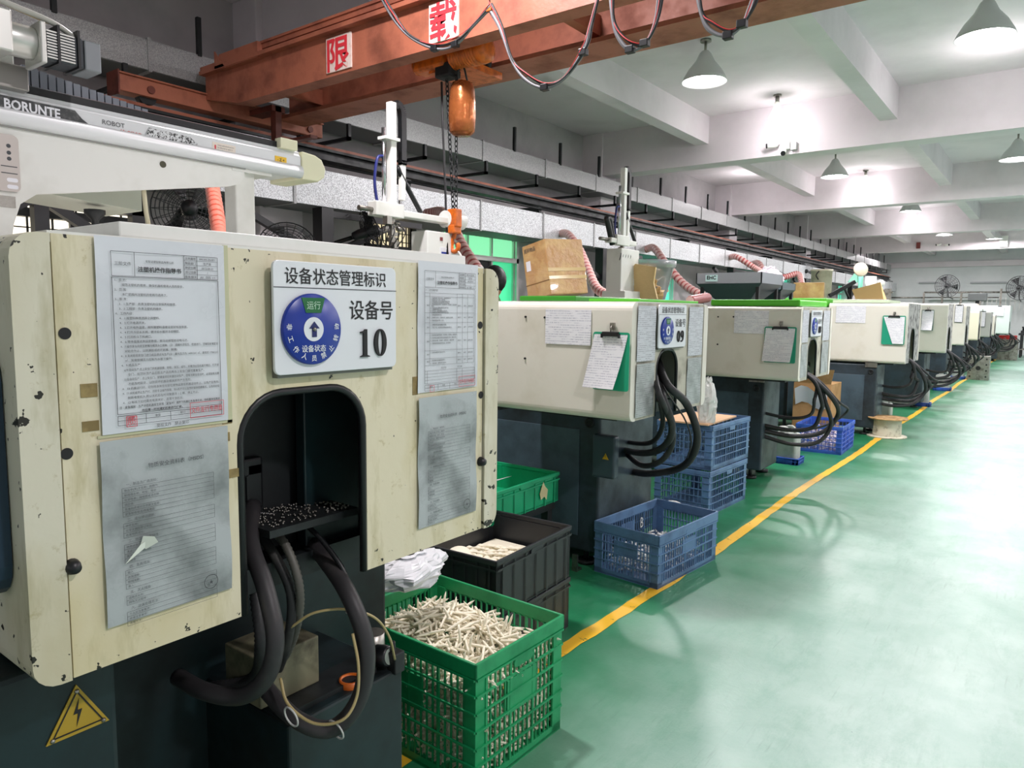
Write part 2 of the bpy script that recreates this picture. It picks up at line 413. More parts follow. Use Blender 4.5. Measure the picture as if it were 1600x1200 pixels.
# ================================================================== LAMPS
def highbay():
    t = thing('high_bay_lamp', '', 'ceiling lamp')
    mb = MB(); mb.lathe([(.03, -.1), (.05, -.12), (.085, -.19), (.15, -.27), (.19, -.34), (.205, -.375), (.2, -.375), (.185, -.34), (.145, -.275), (.08, -.2), (.02, -.17)], (0, 0, 0)).build('reflector', mat('lamp_reflector', S(214, 214, 214), .35, emit=0), t)
    MB().cyl((0, 0, 0), (0, 0, -.02), .05).cyl((0, 0, -.02), (0, 0, -.11), .012).build('stem', STEEL, t)
    MB().lathe([(.03, -.1), (.045, -.13), (.045, -.19), (.0, -.2)], (0, 0, 0)).build('lamp_holder', STEEL, t)
    MB().lathe([(0, 0), (.11, 0), (.115, .02), (.07, .06)], (0, 0, -.366)).sphere((0, 0, -.295), .05, 12).build('bulb', mat('glowing_bulb', (1, .99, .97, 1), .3, emit=22), t)
    return t
def conebulb():
    t = thing('bulkhead_lamp', '', 'ceiling lamp')
    MB().cyl((0, 0, 0), (0, 0, -.02), .045).cyl((0, 0, -.02), (0, 0, -.09), .022).build('stem', STEEL, t)
    MB().lathe([(.025, -.08), (.035, -.12), (.08, -.24), (.085, -.26), (.08, -.25), (.03, -.13)], (0, 0, 0), seg=20).build('lamp_shade', mat('frosted_lamp_shade', S(235, 235, 232), .2, alpha=.75), t)
    MB().sphere((0, 0, -.235), .065, 14).build('bulb', mat('glowing_bulb', (1, 1, 1, 1)), t)
    return t
hb = highbay(); cb = conebulb()
HB = [(PZ(1103, 62, ZS), 'high bay lamp hanging right of the crane loops, by the green ceiling stain'),
      (PZ(1545, -22, ZS), 'largest and nearest high bay lamp at the top right corner'),
      (PZ(1306, 238, ZS), 'high bay lamp just behind the first white cross beam with the camera'),
      (PZ(1592, 205, ZS), 'high bay lamp at the right edge, behind the first white cross beam'),
      (PZ(1555, 352, ZS), 'far high bay lamp glowing low over the distant wall at right')]
lamps = []
for i, (p, lb) in enumerate(HB):
    o = hb if i == 0 else dup(hb, p); o.location = p; o['label'] = lb; o['group'] = 'high bay ceiling lamps'; lamps.append(p)
for p in ((-2.3, 2.1, ZS), (1.6, 1.1, ZS), (1.6, 6.2, ZS), (1.6, 11.5, ZS), (-2.6, 17.0, ZS), (-.57, 17, ZS), (-.57, 22.5, ZS), (-2.6, 27, ZS), (.6, 27, ZS), (-4.6, 27, ZS), (-2.6, 22.5, ZS), (1.6, 17, ZS), (1.6, 22.5, ZS), (4.0, 6.2, ZS), (4.0, 14, ZS)):  # unseen grid lamps; the near-right and extra far ones are added to brighten
    lamps.append(Vector(p))
    if p[0] == -2.6 and p[1] in (17.0, 22.5):
        dup(hb, p, 'distant high bay lamp over the far machines, %s' % ('nearer of the two' if p[1] < 20 else 'farther of the two'), 'high bay ceiling lamps')
for i, p in enumerate(lamps):
    light('highbay_or_fill_light', 'AREA', (p.x, p.y, ZS-.372), HIGHBAY, .24)
CBP = [(PZ(1215, 148, ZS), 'small cone lamp hanging above the camera on the first white beam'),
       (PZ(1353, 266, ZS), 'small cone lamp in the second ceiling bay'),
       (PZ(1427, 321, ZS), 'farthest small cone lamp in the third ceiling bay')]
for i, (p, lb) in enumerate(CBP):
    o = cb if i == 0 else dup(cb, p); o.location = p; o['label'] = lb; o['group'] = 'small cone ceiling lamps'
    light('bulb_light', 'POINT', (p.x, p.y, ZS-.4), BULB, .07)
for p in ((-.6, 8.1), (.9, 13), (-4.6, 13), (1, 3.2), (-2.6, 3.2+19)): light('bulb_light', 'POINT', (p[0], p[1], ZS-.4), BULB, .07)
# ================================================================== DUCTS, CRANE RAIL
def duct(label, x0, x1, z0, z1, y0, y1, step, m_, group=None):
    t = thing('ventilation_duct', label, 'air duct', (x1, y0, z0)); y = y0; k = 0
    while y < y1-.05:
        MB().box(x0, x1+(.004 if k % 2 else 0), y+.004, min(y+step, y1)-.004, z0, z1).build('duct_section', [m_], t)
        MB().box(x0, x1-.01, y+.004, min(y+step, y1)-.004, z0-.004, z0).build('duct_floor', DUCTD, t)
        MB().box(x0-.01, x1+.012, y-.012, y+.012, z0-.012, z1+.012).build('flange', GALV2, t)
        y += step; k += 1
    return t
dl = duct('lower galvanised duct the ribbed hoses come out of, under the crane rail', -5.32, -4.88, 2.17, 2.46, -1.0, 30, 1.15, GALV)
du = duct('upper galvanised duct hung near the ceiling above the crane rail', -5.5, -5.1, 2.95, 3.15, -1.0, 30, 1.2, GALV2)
y = .1; k = 0
while y < 29:
    MB().box(-5.115, -5.085, y, y+.03, 3.14, 3.41).build('hanger_strap', DARK, du)
    b = MB().box(-5.6, -5.05, y+.4, y+.43, 2.80, 2.83).box(-5.08, -5.05, y+.4, y+.43, 2.80, 2.94); b.build('bracket', DARK, du)
    y += .95
for y in (3.85, 8.42, 13.2, 18.0, 22.8):
    t = thing('duct_support_post', 'black steel post with diagonal brace under the lower duct, %s' % {3.85: 'behind machine 10', 8.42: 'beside the big tilted carton', 13.2: 'behind the grey hoppers', 18.0: 'second from the far wall', 22.8: 'nearest the far wall'}[y], 'steel post', (-4.9, y, 0), 'black duct support posts')
    MB().box(-4.98, -4.86, y, y+.12, 0, 2.16).build('post', BLACK, t)
    MB().bar((-4.92, y+.06, 2.12), (-4.92, y+1.2, 2.12), .05).build('top_bar', BLACK, t)
    MB().bar((-4.92, y+.06, 1.75), (-4.92, y+.9, 2.12), .05).build('brace', BLACK, t)
    MB().bar((-4.92, y+.06, 1.75), (-4.92, y-.8, 2.12), .05).build('brace', BLACK, t)
t = thing('crane_runway', 'brown crane rail on dark beam running along the left wall', 'crane rail', (-4.95, 0, 2.5))
MB().box(-5.08, -5.04, -1, 29.5, 2.672, 2.702).build('rail', REDP, t)
MB().box(-5.12, -5.0, -1, 29.5, 2.65, 2.67).box(-5.07, -5.05, -1, 29.5, 2.59, 2.65).box(-5.12, -5.0, -1, 29.5, 2.575, 2.59).build('runway_beam', DARK, t)
MB().tube([(-4.93, -1, 2.52), (-4.93, 29.5, 2.52)], .012, 6).build('conduit', BLACK, t)
for i in range(14): MB().box(-5.6, -4.95, .6+i*2.15, .66+i*2.15, 2.49, 2.545).box(-4.98, -4.94, .6+i*2.15, .64+i*2.15, 2.3, 2.5).build('bracket', DARK, t)
# ================================================================== CRANE
cr = thing('bridge_crane', 'rust red twin girder bridge crane with red Chinese load signs', 'overhead crane', (-4.9, 2.95, 2.72))
g = MB().box(-4.6, 4.5, 2.95, 2.965, 2.75, 2.975).box(-5.0, 4.5, 2.90, 3.08, 2.975, 3.0).box(-4.6, 4.5, 2.95, 3.06, 2.735, 2.75)
g.prism([(-5.0, 2.82), (-4.6, 2.735), (-4.6, 2.975), (-5.0, 2.975)], (0, 2.95, 0), (1, 0, 0), (0, 0, 1), (0, 1, 0), .11)
g.build('front_girder', REDP, cr)
MB().box(-4.95, 4.5, 3.62, 3.64, 2.81, 3.06).box(-4.95, 4.5, 3.5, 3.76, 2.785, 2.81).box(-4.95, 4.5, 3.5, 3.76, 3.06, 3.08).build('rear_girder', REDP, cr)
MB().box(-4.6, 4.5, 2.94, 2.955, 3.03, 3.06).box(-4.6, 4.5, 2.93, 3.0, 3.06, 3.075).box(-5.0, -4.5, 2.91, 2.96, 3.0, 3.03).build('top_angle', REDP, cr)
for x in (-4.6, -2.2, .2, 2.6): MB().box(x, x+.06, 3.06, 3.62, 2.86, 2.97).build('cross_tie', REDP, cr)
MB().box(-5.12, -5.0, 2.34, 3.98, 2.745, 2.85).box(-5.125, -4.98, 2.34, 3.98, 2.85, 2.862).build('end_truck', REDP, cr, bevel=.004)
MB().box(-5.14, -4.98, 2.33, 2.34, 2.72, 2.87).build('end_plate', REDD, cr)
for y in (2.55, 3.85):
    w_ = MB().cyl((-5.1, y, 2.755), (-5.04, y, 2.755), .06).build('wheel', DARK, cr)
    MB().cyl((-5.0, y, 2.79), (-4.985, y, 2.79), .025).build('axle_cap', REDD, cr)
MB().prism([(0, 0), (.12, 0), (0, .12)], (-4.8, 2.9, 2.98), (1, 0, 0), (0, 0, 1), (0, 1, 0), .01).build('gusset', REDP, cr)
q = PY(430, 158, 3.3); q2 = PY(430, 226, 3.3)
MB().box(q.x-.03, q.x+.03, 3.28, 3.33, q2.z, 2.8).box(q.x-.25, q.x+.03, 3.25, 3.36, 2.76, 2.80).box(q.x-.2, q.x+.4, 3.3, 3.36, q2.z, q2.z+.02).build('cable_bracket', REDD, cr)
def sign_on_girder(u0, u1, v0a, v0b, ch):
    a = PY(u0, v0b, 2.945); b = PY(u1, v0a, 2.945); z0, z1 = 2.755, 2.955
    o = MB().box(a.x, b.x, 2.941, 2.949, z0, z1).build('load_sign', mat('aged_white_sign', S(232, 214, 205), .5, dirt=S(210, 170, 150), dscale=30, damt=(.55, .7)), cr)
    MB().text(ch, .205, ((a.x+b.x)/2, 2.938, z0+.022), (1, 0, 0), (0, 0, 1), .02, 'C', xs=(b.x-a.x)/.21).build('lettering', mat('red_sign_paint', S(214, 52, 62), .5), o)
sign_on_girder(511, 549, 50, 115, '限'); sign_on_girder(671, 717, 8, 68, '载')
# a second angle plate shown at upper left of the girder
MB().bar((-4.75, 2.93, 3.02), (-4.3, 2.93, 3.02), .05, .1).build('splice_plate', REDP, cr)
# hoist
ho = thing('chain_hoist', 'orange electric chain hoist with hook, hanging under the crane girders', 'hoist', (-2.9, 3.25, 2.65))
hy = 3.2
def HP(u, v, y=hy): return PY(u, v, y)
a, b = HP(712, 88), HP(758, 80)
ax = (b-a).normalized(); ax = Vector((1, 0, 0)); c0 = HP(708, 90); rr = .075
prof = [(.0, 0), (.05, .0), (rr*.9, .01)]
for k in range(10): prof += [(rr, .02+k*.018), (rr, .03+k*.018), (rr*.88, .031+k*.018), (rr*.88, .037+k*.018)]
prof += [(rr, .21), (rr*.95, .25), (rr*.55, .262), (0, .262)]
MB().lathe(prof, c0, ax).build('motor_housing', ORANGE, ho)
MB().box(c0.x-.27, c0.x-.02, hy-.06, hy+.06, c0.z-.055, c0.z+.05).build('gearbox', ORANGE, ho, bevel=.02)
MB().lathe([(0, 0), (.05, .0), (.05, .012), (.02, .03)], (c0.x-.27, hy, c0.z), (-1, 0, 0)).build('end_cap', ORANGE, ho)
MB().box(c0.x-.1, c0.x+.02, hy-.05, hy+.05, c0.z-.11, c0.z-.03).build('chain_guide', DARK, ho, bevel=.012)
MB().box(c0.x-.12, c0.x+.08, hy-.02, hy+.02, c0.z+.03, 2.76).box(c0.x-.16, c0.x+.12, hy-.03, hy+.3, 2.70, 2.74).build('trolley', ORANGE, ho)
for dx in (-.1, .06): MB().cyl((c0.x+dx, hy+.2, 2.785), (c0.x+dx, hy+.24, 2.785), .03).build('trolley_wheel', DARK, ho)
def chain(pa, pb, name='chain', r=.010, t=.0036):
    pa, pb = Vector(pa), Vector(pb); L = (pb-pa).length; n = int(L/.027); mb = MB(); d = (pb-pa)/n
    dn = d.normalized(); q = Vector((0, 1, 0)); q = (q-dn*q.dot(dn)).normalized(); s_ = dn.cross(q)
    for i in range(n):
        c = pa+d*(i+.5); u = (q if i % 2 else s_)
        mb.tube([c+dn*(.018*math.cos(2*math.pi*k/8))+u*(r*math.sin(2*math.pi*k/8)) for k in range(8)], t, 4, closed=True)
    return mb
hk = HP(711, 335)
for (u, v) in ((698, 120), (713, 110)):
    p = HP(u, v); o = chain(p, (hk.x+(.008 if u == 713 else -.014), hy, hk.z+.02)).build('chain', DARK, ho, kind='stuff')
p = HP(704, 105); q = HP(703, 325)
MB().tube([HP(690, 128), HP(692, 200), HP(696, 300), HP(699, 400, 3.15)], .0065, 8).build('pendant_cable', BLACKR, ho)
hb_ = MB().box(hk.x-.035, hk.x+.03, hy-.03, hy+.03, hk.z-.075, hk.z+.03).box(hk.x-.028, hk.x+.022, hy-.034, hy+.034, hk.z-.11, hk.z-.06).build('hook_block', ORANGE, ho, bevel=.008)
hc = Vector((hk.x, hy, hk.z-.175))
pts = [hc+Vector((0, 0, .08)), hc+Vector((-.008, 0, .05)), hc+Vector((-.022, 0, .02)), hc+Vector((-.026, 0, -.01)), hc+Vector((-.012, 0, -.036)), hc+Vector((.014, 0, -.034)), hc+Vector((.027, 0, -.012)), hc+Vector((.024, 0, .012))]
MB().tube(spline(pts, 4), [.013]*4*7+[.006], 10).build('hook', ORANGE, ho)
MB().bar(hc+Vector((-.012, 0, .035)), hc+Vector((.026, 0, .008)), .006, .012).build('safety_latch', STEEL, ho)
ls = thing('wire_rope_sling', 'white wire rope sling hooked on the orange crane hook', 'sling', hc)
MB().tube(spline([hc+Vector((-.055, 0, -.12)), hc+Vector((-.045, 0, -.06)), hc+Vector((0, 0, -.028)), hc+Vector((.045, 0, -.06)), hc+Vector((.055, 0, -.12))], 6), .006, 8).build('rope_loop', mat('white_rope', S(215, 212, 205), .6), ls)
bg = MB(); tp, bt = HP(722, 128), HP(722, 212)
for z_, a_, b_ in ((0, .03, .03), (.02, .05, .045), (.1, .058, .05), (.2, .062, .055), (.25, .055, .05), (.28, .03, .03)): pass
hgt = tp.z-bt.z
prof = [(0, .0), (.05, 0), (.072, .02), (.078, .1), (.076, hgt*.6), (.07, hgt*.85), (.058, hgt*.97), (.04, hgt)]
bo = thing('chain_bag', 'shiny copper brown chain bag hanging below the hoist', 'bag', bt)
MB().lathe(prof, bt, (0, 0, 1), 20).build('bag_body', COPPER, bo)
MB().tube([tp+Vector((-.04, 0, -.01)), tp+Vector((-.03, 0, .06)), tp+Vector((0, 0, .1))], .006, 6).tube([tp+Vector((.04, 0, -.01)), tp+Vector((.02, 0, .06)), tp+Vector((0, 0, .1))], .006, 6).build('bag_strap', DARK, bo)
# festoon cables
fy = 2.72
loops = [[(585, -25), (612, 25), (640, 57), (680, 76), (712, 70), (738, 42), (765, 14)],
         [(765, 14), (782, 45), (800, 95), (822, 125), (852, 137), (882, 122), (912, 82), (922, 45), (936, -10)],
         [(955, -20), (957, 25), (965, 55), (985, 78), (1008, 68), (1025, 35), (1034, -20)],
         [(1088, -25), (1096, 22), (1112, 48), (1138, 56), (1160, 38), (1174, 15), (1185, -20)]]
names = ['festoon cable loop left of the 载 sign', 'big festoon cable loop hanging right of the hoist', 'narrow festoon cable loop tied with black tape, middle of the beam', 'rightmost festoon cable loop, above the nearest round lamp']
names[0] = 'festoon cable loop crossing the right-hand red Chinese character'
CG = mat('grey_cable_sheath', S(120, 120, 124), .5); CRD = mat('red_wire', S(200, 60, 60), .5)
for i, (L2, nm) in enumerate(zip(loops, names)):
    P = [PY(u, v, fy) for u, v in L2]; t = thing('festoon_cable', nm, 'cable', P[0], 'crane festoon cables')
    for off, r, m_, nme in (((0, 0, 0), .0075, CG, 'grey_cable'), ((.012, -.006, .010), .006, BLACKR, 'black_cable'), ((-.01, .006, .004), .0055, CG, 'grey_cable'), ((.006, -.012, .016), .0022, CRD, 'red_wire')):
        MB().tube(spline([p+Vector(off)*(1+.7*math.sin(j*2.1+i)) for j, p in enumerate(P)], 6), r, 6).build(nme, m_, t)
    for j in (len(P)//2, len(P)-3 if len(P) > 6 else 2):
        c = P[j]; MB().box(c.x-.018, c.x+.018, c.y-.018, c.y+.012, c.z-.014, c.z+.014).build('tape_wrap', BLACK, t, bevel=.003)
P = PY(765, 14, fy); t = thing('festoon_clip', 'small orange clip on a hanging wire between two cable loops', 'clip', P)
MB().box(P.x-.015, P.x+.015, P.y-.01, P.y+.01, P.z-.012, P.z+.014).build('clip_body', ORANGE, t, bevel=.003)
MB().tube([P, P+Vector((0, .0, .3))], .003, 6).build('hanging_wire', DARK, t)
# ================================================================== MACHINES
def sheet(name, label, x, y0, y1, z0, z1, m_, cat='notice', group=None, tilt=.0, wob=.0015):
    o = MB()
    def f(u, v): return (x+.002+wob*1.1+wob*math.sin(u*7+v*3)*math.sin(v*9)+.0015*v, y0+(y1-y0)*u+tilt*(v-.5), z0+(z1-z0)*v-tilt*(u-.5))
    o.grid(f, 8, 10)
    ob = o.build(name, m_, loc=(x, (y0+y1)/2, (z0+z1)/2)); tag(ob, label, cat, group); return ob
def rim_ring(y, z, a, b, x, dx, m_, parent, name='hole_rim'):
    pass
def sign_plate(parent, X, y0, z0, w_, h_, num, full=True, sc_=1):
    o = MB().prism(rrect(w_, h_, .012*sc_, 4), (X+.016, y0, z0), (0, 1, 0), (0, 0, 1), (1, 0, 0), .007).build('sign_plate', SIGNW, parent, bevel=.0015)
    xs_ = X+.0236
    MB().box(X, X+.016, y0+.01, y0+w_-.005, z0-.006, z0+h_-.02).build('sign_backing', mat('sign_backing_plastic', S(110, 112, 104), .6), o)
    MB().box(xs_, xs_+.0004, y0, y0+w_, z0+h_*.765, z0+h_*.772).build('ruled_line', INKG, o)
    T = MB().text('设备状态管理标识', h_*.155, (xs_+.0006, y0+w_*.49, z0+h_*.815), bold=.006, align='C', xs=w_*.83/(8*h_*.155))
    T.text('设备号', h_*.2, (xs_+.0006, y0+w_*.77, z0+h_*.50), bold=.008, align='C', xs=w_*.40/(3*h_*.2))
    T.build('lettering', INK, o)
    # heavy serif numerals
    D = MB(); n_ = (1, 0, 0); u_ = (0, 1, 0); v_ = (0, 0, 1); hh = h_*.27; zz = z0+h_*.12
    def zero(cy, top=True, z_=zz, h=hh, ww=None):
        ww = ww or h_*.16; k = 28; out = ell(0, 0, ww/2, h/2, k); inn = ell(0, 0, ww*.2, h*.46, k)
        vs = [(xs_+q, cy+p[0], z_+h/2+p[1]) for q in (0, .004) for L in (out, inn) for p in L]
        fs = []
        for i in range(k):
            j = (i+1) % k; fs += [(2*k+i, 2*k+j, 3*k+j, 3*k+i), (i, j, 2*k+j, 2*k+i), (k+j, k+i, 3*k+i, 3*k+j)]
        D.add(vs, fs)
    def digit(ch, cy):
        if ch == '0': zero(cy)
        elif ch == '1':
            a = hh; D.prism([(-.2*a, 0), (.22*a, 0), (.22*a, .03*a), (.1*a, .07*a), (.1*a, a), (.02*a, a), (-.04*a, .94*a), (-.2*a, .9*a), (-.2*a, .86*a), (-.07*a, .86*a), (-.07*a, .07*a), (-.2*a, .03*a)], (xs_, cy, zz), u_, v_, n_, .004)
        elif ch == '8': zero(cy, z_=zz+hh*.46, h=hh*.54, ww=h_*.14); zero(cy, h=hh*.56)
        elif ch == '9':
            zero(cy, z_=zz+hh*.38, h=hh*.62); r_ = h_*.08
            D.prism([(r_, hh*.7), (r_*.98, hh*.45), (r_*.7, hh*.2), (r_*.1, hh*.02), (-r_*.8, 0), (-r_*.9, hh*.12), (-r_*.5, hh*.14), (-r_*.3, hh*.05), (r_*.2, hh*.12), (r_*.42, hh*.35), (r_*.45, hh*.7)], (xs_, cy, zz), u_, v_, n_, .004)
    digit(num[0], y0+w_*.70); digit(num[1], y0+w_*.84)
    D.build('numerals', INK, o)
    cy, cz, rd = y0+w_*.265, z0+h_*.40, h_*.32
    MB().lathe([(0, .008), (rd*.97, .008), (rd, .006), (rd, 0)], (xs_, cy, cz), (1, 0, 0), 48).build('status_dial', INKB, o)
    e_ = MB(); xd = xs_+.0088
    e_.lathe([(0, .0), (rd*.34, .0)], (xd, cy, cz), (1, 0, 0), 32)
    for i, ch in enumerate('非工作人员禁止转动'):
        a = R(175+i*(190/8)); a_ = a
        e_.text(ch, rd*.19, (xd, cy+math.cos(a)*rd*.82, cz+math.sin(a)*rd*.82), align='C', rot=a+math.pi/2, bold=.01)
    e_.text('设备状态', rd*.21, (xd, cy, cz-rd*.62), align='C', bold=.01)
    e_.build('white_lettering', mat('white_print', S(225, 230, 235), .4), o)
    MB().prism([(-.4*rd, .88*rd), (.4*rd, .88*rd), (.26*rd, .46*rd), (-.26*rd, .46*rd)], (xd-.0005, cy, cz), (0, 1, 0), (0, 0, 1), (1, 0, 0), .0008).build('green_status_window', mat('dark_green_status', S(24, 104, 56), .4), o)
    MB().text('运行', rd*.24, (xd+.001, cy, cz+rd*.58), align='C', bold=.01).build('status_word', mat('pale_green_print', S(170, 205, 180), .4), o)
    MB().prism([(-.07*rd, -.22*rd), (.09*rd, -.22*rd), (.09*rd, .02*rd), (.19*rd, .02*rd), (.01*rd, .22*rd), (-.17*rd, .02*rd), (-.07*rd, .02*rd)], (xd+.0006, cy, cz), (0, 1, 0), (0, 0, 1), (1, 0, 0), .0006).build('arrow', mat('navy_arrow', S(24, 36, 96), .4), o)
    MB().sphere((xd+.002, cy, cz), .004*sc_, 8).build('pivot_screw', STEEL, o)
    return o
def warning(parent, o, s_, u=(0, 1, 0), n=(1, 0, 0), screws=True):
    o = Vector(o); n = Vector(n); h = s_*.866
    w_ = MB().prism([(-s_/2, 0), (s_/2, 0), (0, h)], o, u, (0, 0, 1), n, .002).build('warning_plate', YEL if s_ < .08 else mat('dull_yellow_plate', S(176, 146, 40), .4), parent)
    k = .82; b = MB(); q = o+n*.0025
    for (p0, p1) in (((-.41, .06), (.41, .06)), ((.41, .06), (0, .77)), ((0, .77), (-.41, .06))):
        b.bar(q+Vector(u)*p0[0]*s_+Vector((0, 0, p0[1]*s_)), q+Vector(u)*p1[0]*s_+Vector((0, 0, p1[1]*s_)), s_*.035, .0006, up=n) if False else b.prism([p0 and (p0[0]*s_, p0[1]*s_), (p1[0]*s_, p1[1]*s_), (p1[0]*s_*.9, p1[1]*s_*.9+.03*s_), (p0[0]*s_*.9, p0[1]*s_*.9+.03*s_)], q, u, (0, 0, 1), n, .0005)
    b.prism([(.03*s_, .62*s_), (-.07*s_, .36*s_), (0, .36*s_), (-.03*s_, .13*s_), (.07*s_, .42*s_), (0, .42*s_)], q, u, (0, 0, 1), n, .0005)
    b.build('lightning_mark', INK, w_)
    if screws:
        for a_, b_ in ((-.4, .05), (.4, .05), (0, .75)): MB().sphere(q+Vector(u)*a_*s_+Vector((0, 0, b_*s_)), .004, 8).build('screw', STEEL, w_)
def hose(parent, pts, r, m_=None, name='hose', n=8, ribbed=False):
    P = spline(pts, n if not ribbed else 20); rr = r
    if ribbed: rr = [r*(1.06 if i % 2 else .88) for i in range(len(P))]
    return MB().tube(P, rr, 12).build(name, m_ or BLACKR, parent)
def arch_plate(X, y0, y1, z0, z1, ay0, ay1, az, r, t):
    n = 8; pts = [(y0, z0), (ay0, z0), (ay0, az-r)]
    pts += [(ay0+r-r*math.cos(R(90*k/n)), az-r+r*math.sin(R(90*k/n))) for k in range(1, n+1)]
    pts += [(ay1-r+r*math.sin(R(90*k/n)), az-r+r*math.cos(R(90*k/n))) for k in range(n)]
    pts += [(ay1, az-r), (ay1, z0), (y1, z0), (y1, z1), (y0, z1)]
    # split into strips so that every face is simple
    mb = MB(); o = (X, 0, 0)
    mb.prism([(y0, z0), (ay0, z0), (ay0, az-r), (ay0, z1), (y0, z1)], o, (0, 1, 0), (0, 0, 1), (1, 0, 0), -t)
    mb.prism([(ay1, z0), (y1, z0), (y1, z1), (ay1, z1)], o, (0, 1, 0), (0, 0, 1), (1, 0, 0), -t)
    arc = pts[2:-5] if False else [(ay0, az-r)]+[(ay0+r-r*math.cos(R(90*k/n)), az-r+r*math.sin(R(90*k/n))) for k in range(1, n+1)]+[(ay1-r+r*math.sin(R(90*k/n)), az-r+r*math.cos(R(90*k/n))) for k in range(n+1)]
    for a, b in zip(arc, arc[1:]):
        if b[0]-a[0] > 1e-5: mb.prism([a, b, (b[0], z1), (a[0], z1)], o, (0, 1, 0), (0, 0, 1), (1, 0, 0), -t)
    return mb
def side_profile(y, outer, z0, z1, w_=.05, r=.035):  # tray-like side panel seen end-on
    s_ = -1 if outer < 0 else 1; n = 5
    p = [(y, z0)]+[(y+s_*(w_-r+r*math.sin(R(90*k/n))), z0+r-r*math.cos(R(90*k/n))) for k in range(n+1)]
    p += [(y+s_*(w_-r+r*math.cos(R(90*k/n))), z1-r+r*math.sin(R(90*k/n))) for k in range(n+1)]+[(y, z1)]
    return p
def machine(X, y0, y1, zb, zt, L, label, face, side, base_pt, arch, green=None, dark_gap=True, hoses=(), simple=False, num=None, bl=3.2, basem=None, bw=.62):
    t = thing('injection_molding_machine', label, 'machine', (X, (y0+y1)/2, 0), 'row of injection moulding machines')
    pw = .05; basem = basem or BASE
    ay0, ay1, az, ar = arch
    arch_plate(X, y0+pw+.004, y1-pw-.004, zb, zt, ay0, ay1, az, ar, .012).build('end_plate', face, t)
    e = MB(); n = 8
    arc = [(ay0, zb), (ay0, az-ar)]+[(ay0+ar-ar*math.cos(R(90*k/n)), az-ar+ar*math.sin(R(90*k/n))) for k in range(1, n+1)]+[(ay1-ar+ar*math.sin(R(90*k/n)), az-ar+ar*math.cos(R(90*k/n))) for k in range(n+1)]+[(ay1, zb)]
    e.tube([(X-.004, a, b) for a, b in arc], .008, 6).build('arch_edging', BLACK, t)
    for y, s_ in ((y0+pw, -1), (y1-pw, 1)):
        pr = side_profile(y, s_, zb, zt, pw)
        MB().prism(pr, (X+.006, 0, 0), (0, 1, 0), (0, 0, 1), (1, 0, 0), -L).build('side_panel', side, t)
    MB().box(X-L, X-.002, y0+pw, y1-pw, zt-.012, zt+.004).build('top_cover', WHITE, t)
    # dark interior: toggle housing
    MB().box(X-L, X-L+.02, y0+pw, y1-pw, zb-.02, zt-.02).build('inner_bulkhead', DARK, t)
    w_ = y1-y0; cy = (y0+y1)/2
    for zz in (zb+.08, zt-.16):
        for yy in (y0+.13, y1-.13): MB().cyl((X-L, yy, zz), (X-.12, yy, zz), .022).build('tie_bar', STEEL if not simple else DARK, t)
    MB().box(X-.3, X-.2, y0+.09, y1-.09, zb+.01, zt-.08).build('rear_platen', DARK, t, bevel=.01)
    # base
    bx, by = base_pt; bz = .08; top = zb-.02
    mbb = MB().box(bx-bl, bx, by, by+bw, bz, top)
    mbb.build('base_frame', basem, t, bevel=.012)
    if not simple:
        MB().box(bx-.95, bx-.12, by-.006, by, bz+.08, top-.12).build('access_panel', mat('slate_panel', S(74, 92, 104), .4, dirt=S(46, 58, 66), dscale=4), t, bevel=.002)
        MB().torus((bx-.06, by-.004, top-.08), (0, 1, 0), .022, .007).build('bore_ring', DARK, t)
        MB().cyl((bx-.06, by-.002, top-.08), (bx-.06, by+.0, top-.08), .018).build('bore', BLACK, t)
        MB().box(bx-.12, bx+.0, by-.012, by+.0, top-.03, top+.02).build('mounting_lug', STEEL, t)
    for fx, fy_ in ((bx-.1, by+.06), (bx-.1, by+bw-.06), (bx-1.5, by+.06)):
        MB().cyl((fx, fy_, 0), (fx, fy_, .02), .05).cyl((fx, fy_, .02), (fx, fy_, bz+.02), .014).build('leveling_foot', DARK, t)
    # carriage under cab (dark yoke carrying the toggle)
    MB().box(bx-.25, X-.12, y0+.12, y1-.12, top, zb+.03).build('yoke', DARK, t)
    # injection side behind the cab
    MB().box(bx-bl, X-L-.01, by+.02, by+bw-.02, top, zt-.12).build('injection_unit_cover', WHITE if not simple else CREAM, t, bevel=.01)
    if green:
        MB().box(green[0], green[1], y0+.05, y1-.08, zt+.006, zt+green[2]).build('green_hood', GREENP, t, bevel=.01)
    for h in hoses: hose(t, *h)
    return t
# ---- machine 10 (nearest)
X = -1.12
m10 = machine(X, .37, 1.42, .802, 1.447, 1.3, 'nearest aged cream injection moulding machine bearing white sign 10', CREAM10, aged_paint('aged_cream_side_paint', S(214, 210, 190), S(196, 188, 156), S(38, 36, 28), .80, 1.45), (-1.5, .45), (.705, .985, 1.195, .085), bl=3.0, simple=True, basem=BASE10, bw=.95)
for o in m10.children:
    if o.name.startswith('base_frame'): o['label'] = 'dark teal base frame'
MB().box(-1.60, X-.02, .525, 1.325, 1.452, 1.475).box(-1.2, X-.02, .525, 1.325, 1.436, 1.452).build('lid', WHITE, m10, bevel=.003)
pr = [(101, 521), (104, 709)]
for (u, v) in pr:
    p = PX(u, v, X); MB().lathe([(0, .001), (.0085, .001)], p, (1, 0, 0), 20).build('screw_hole', INK, m10)
for (u, v) in ((750, 508), (751, 617)):
    p = PX(u, v, X); MB().lathe([(0, .001), (.009, .001)], p, (1, 0, 0), 16).build('screw_hole', INK, m10)
for (u, v) in ((112, 885), (750, 721)):
    p = PX(u, v, X); MB().lathe([(0, .016), (.008, .015), (.011, .006), (.012, 0)], p, (1, 0, 0), 16).build('knob', BLACK, m10)
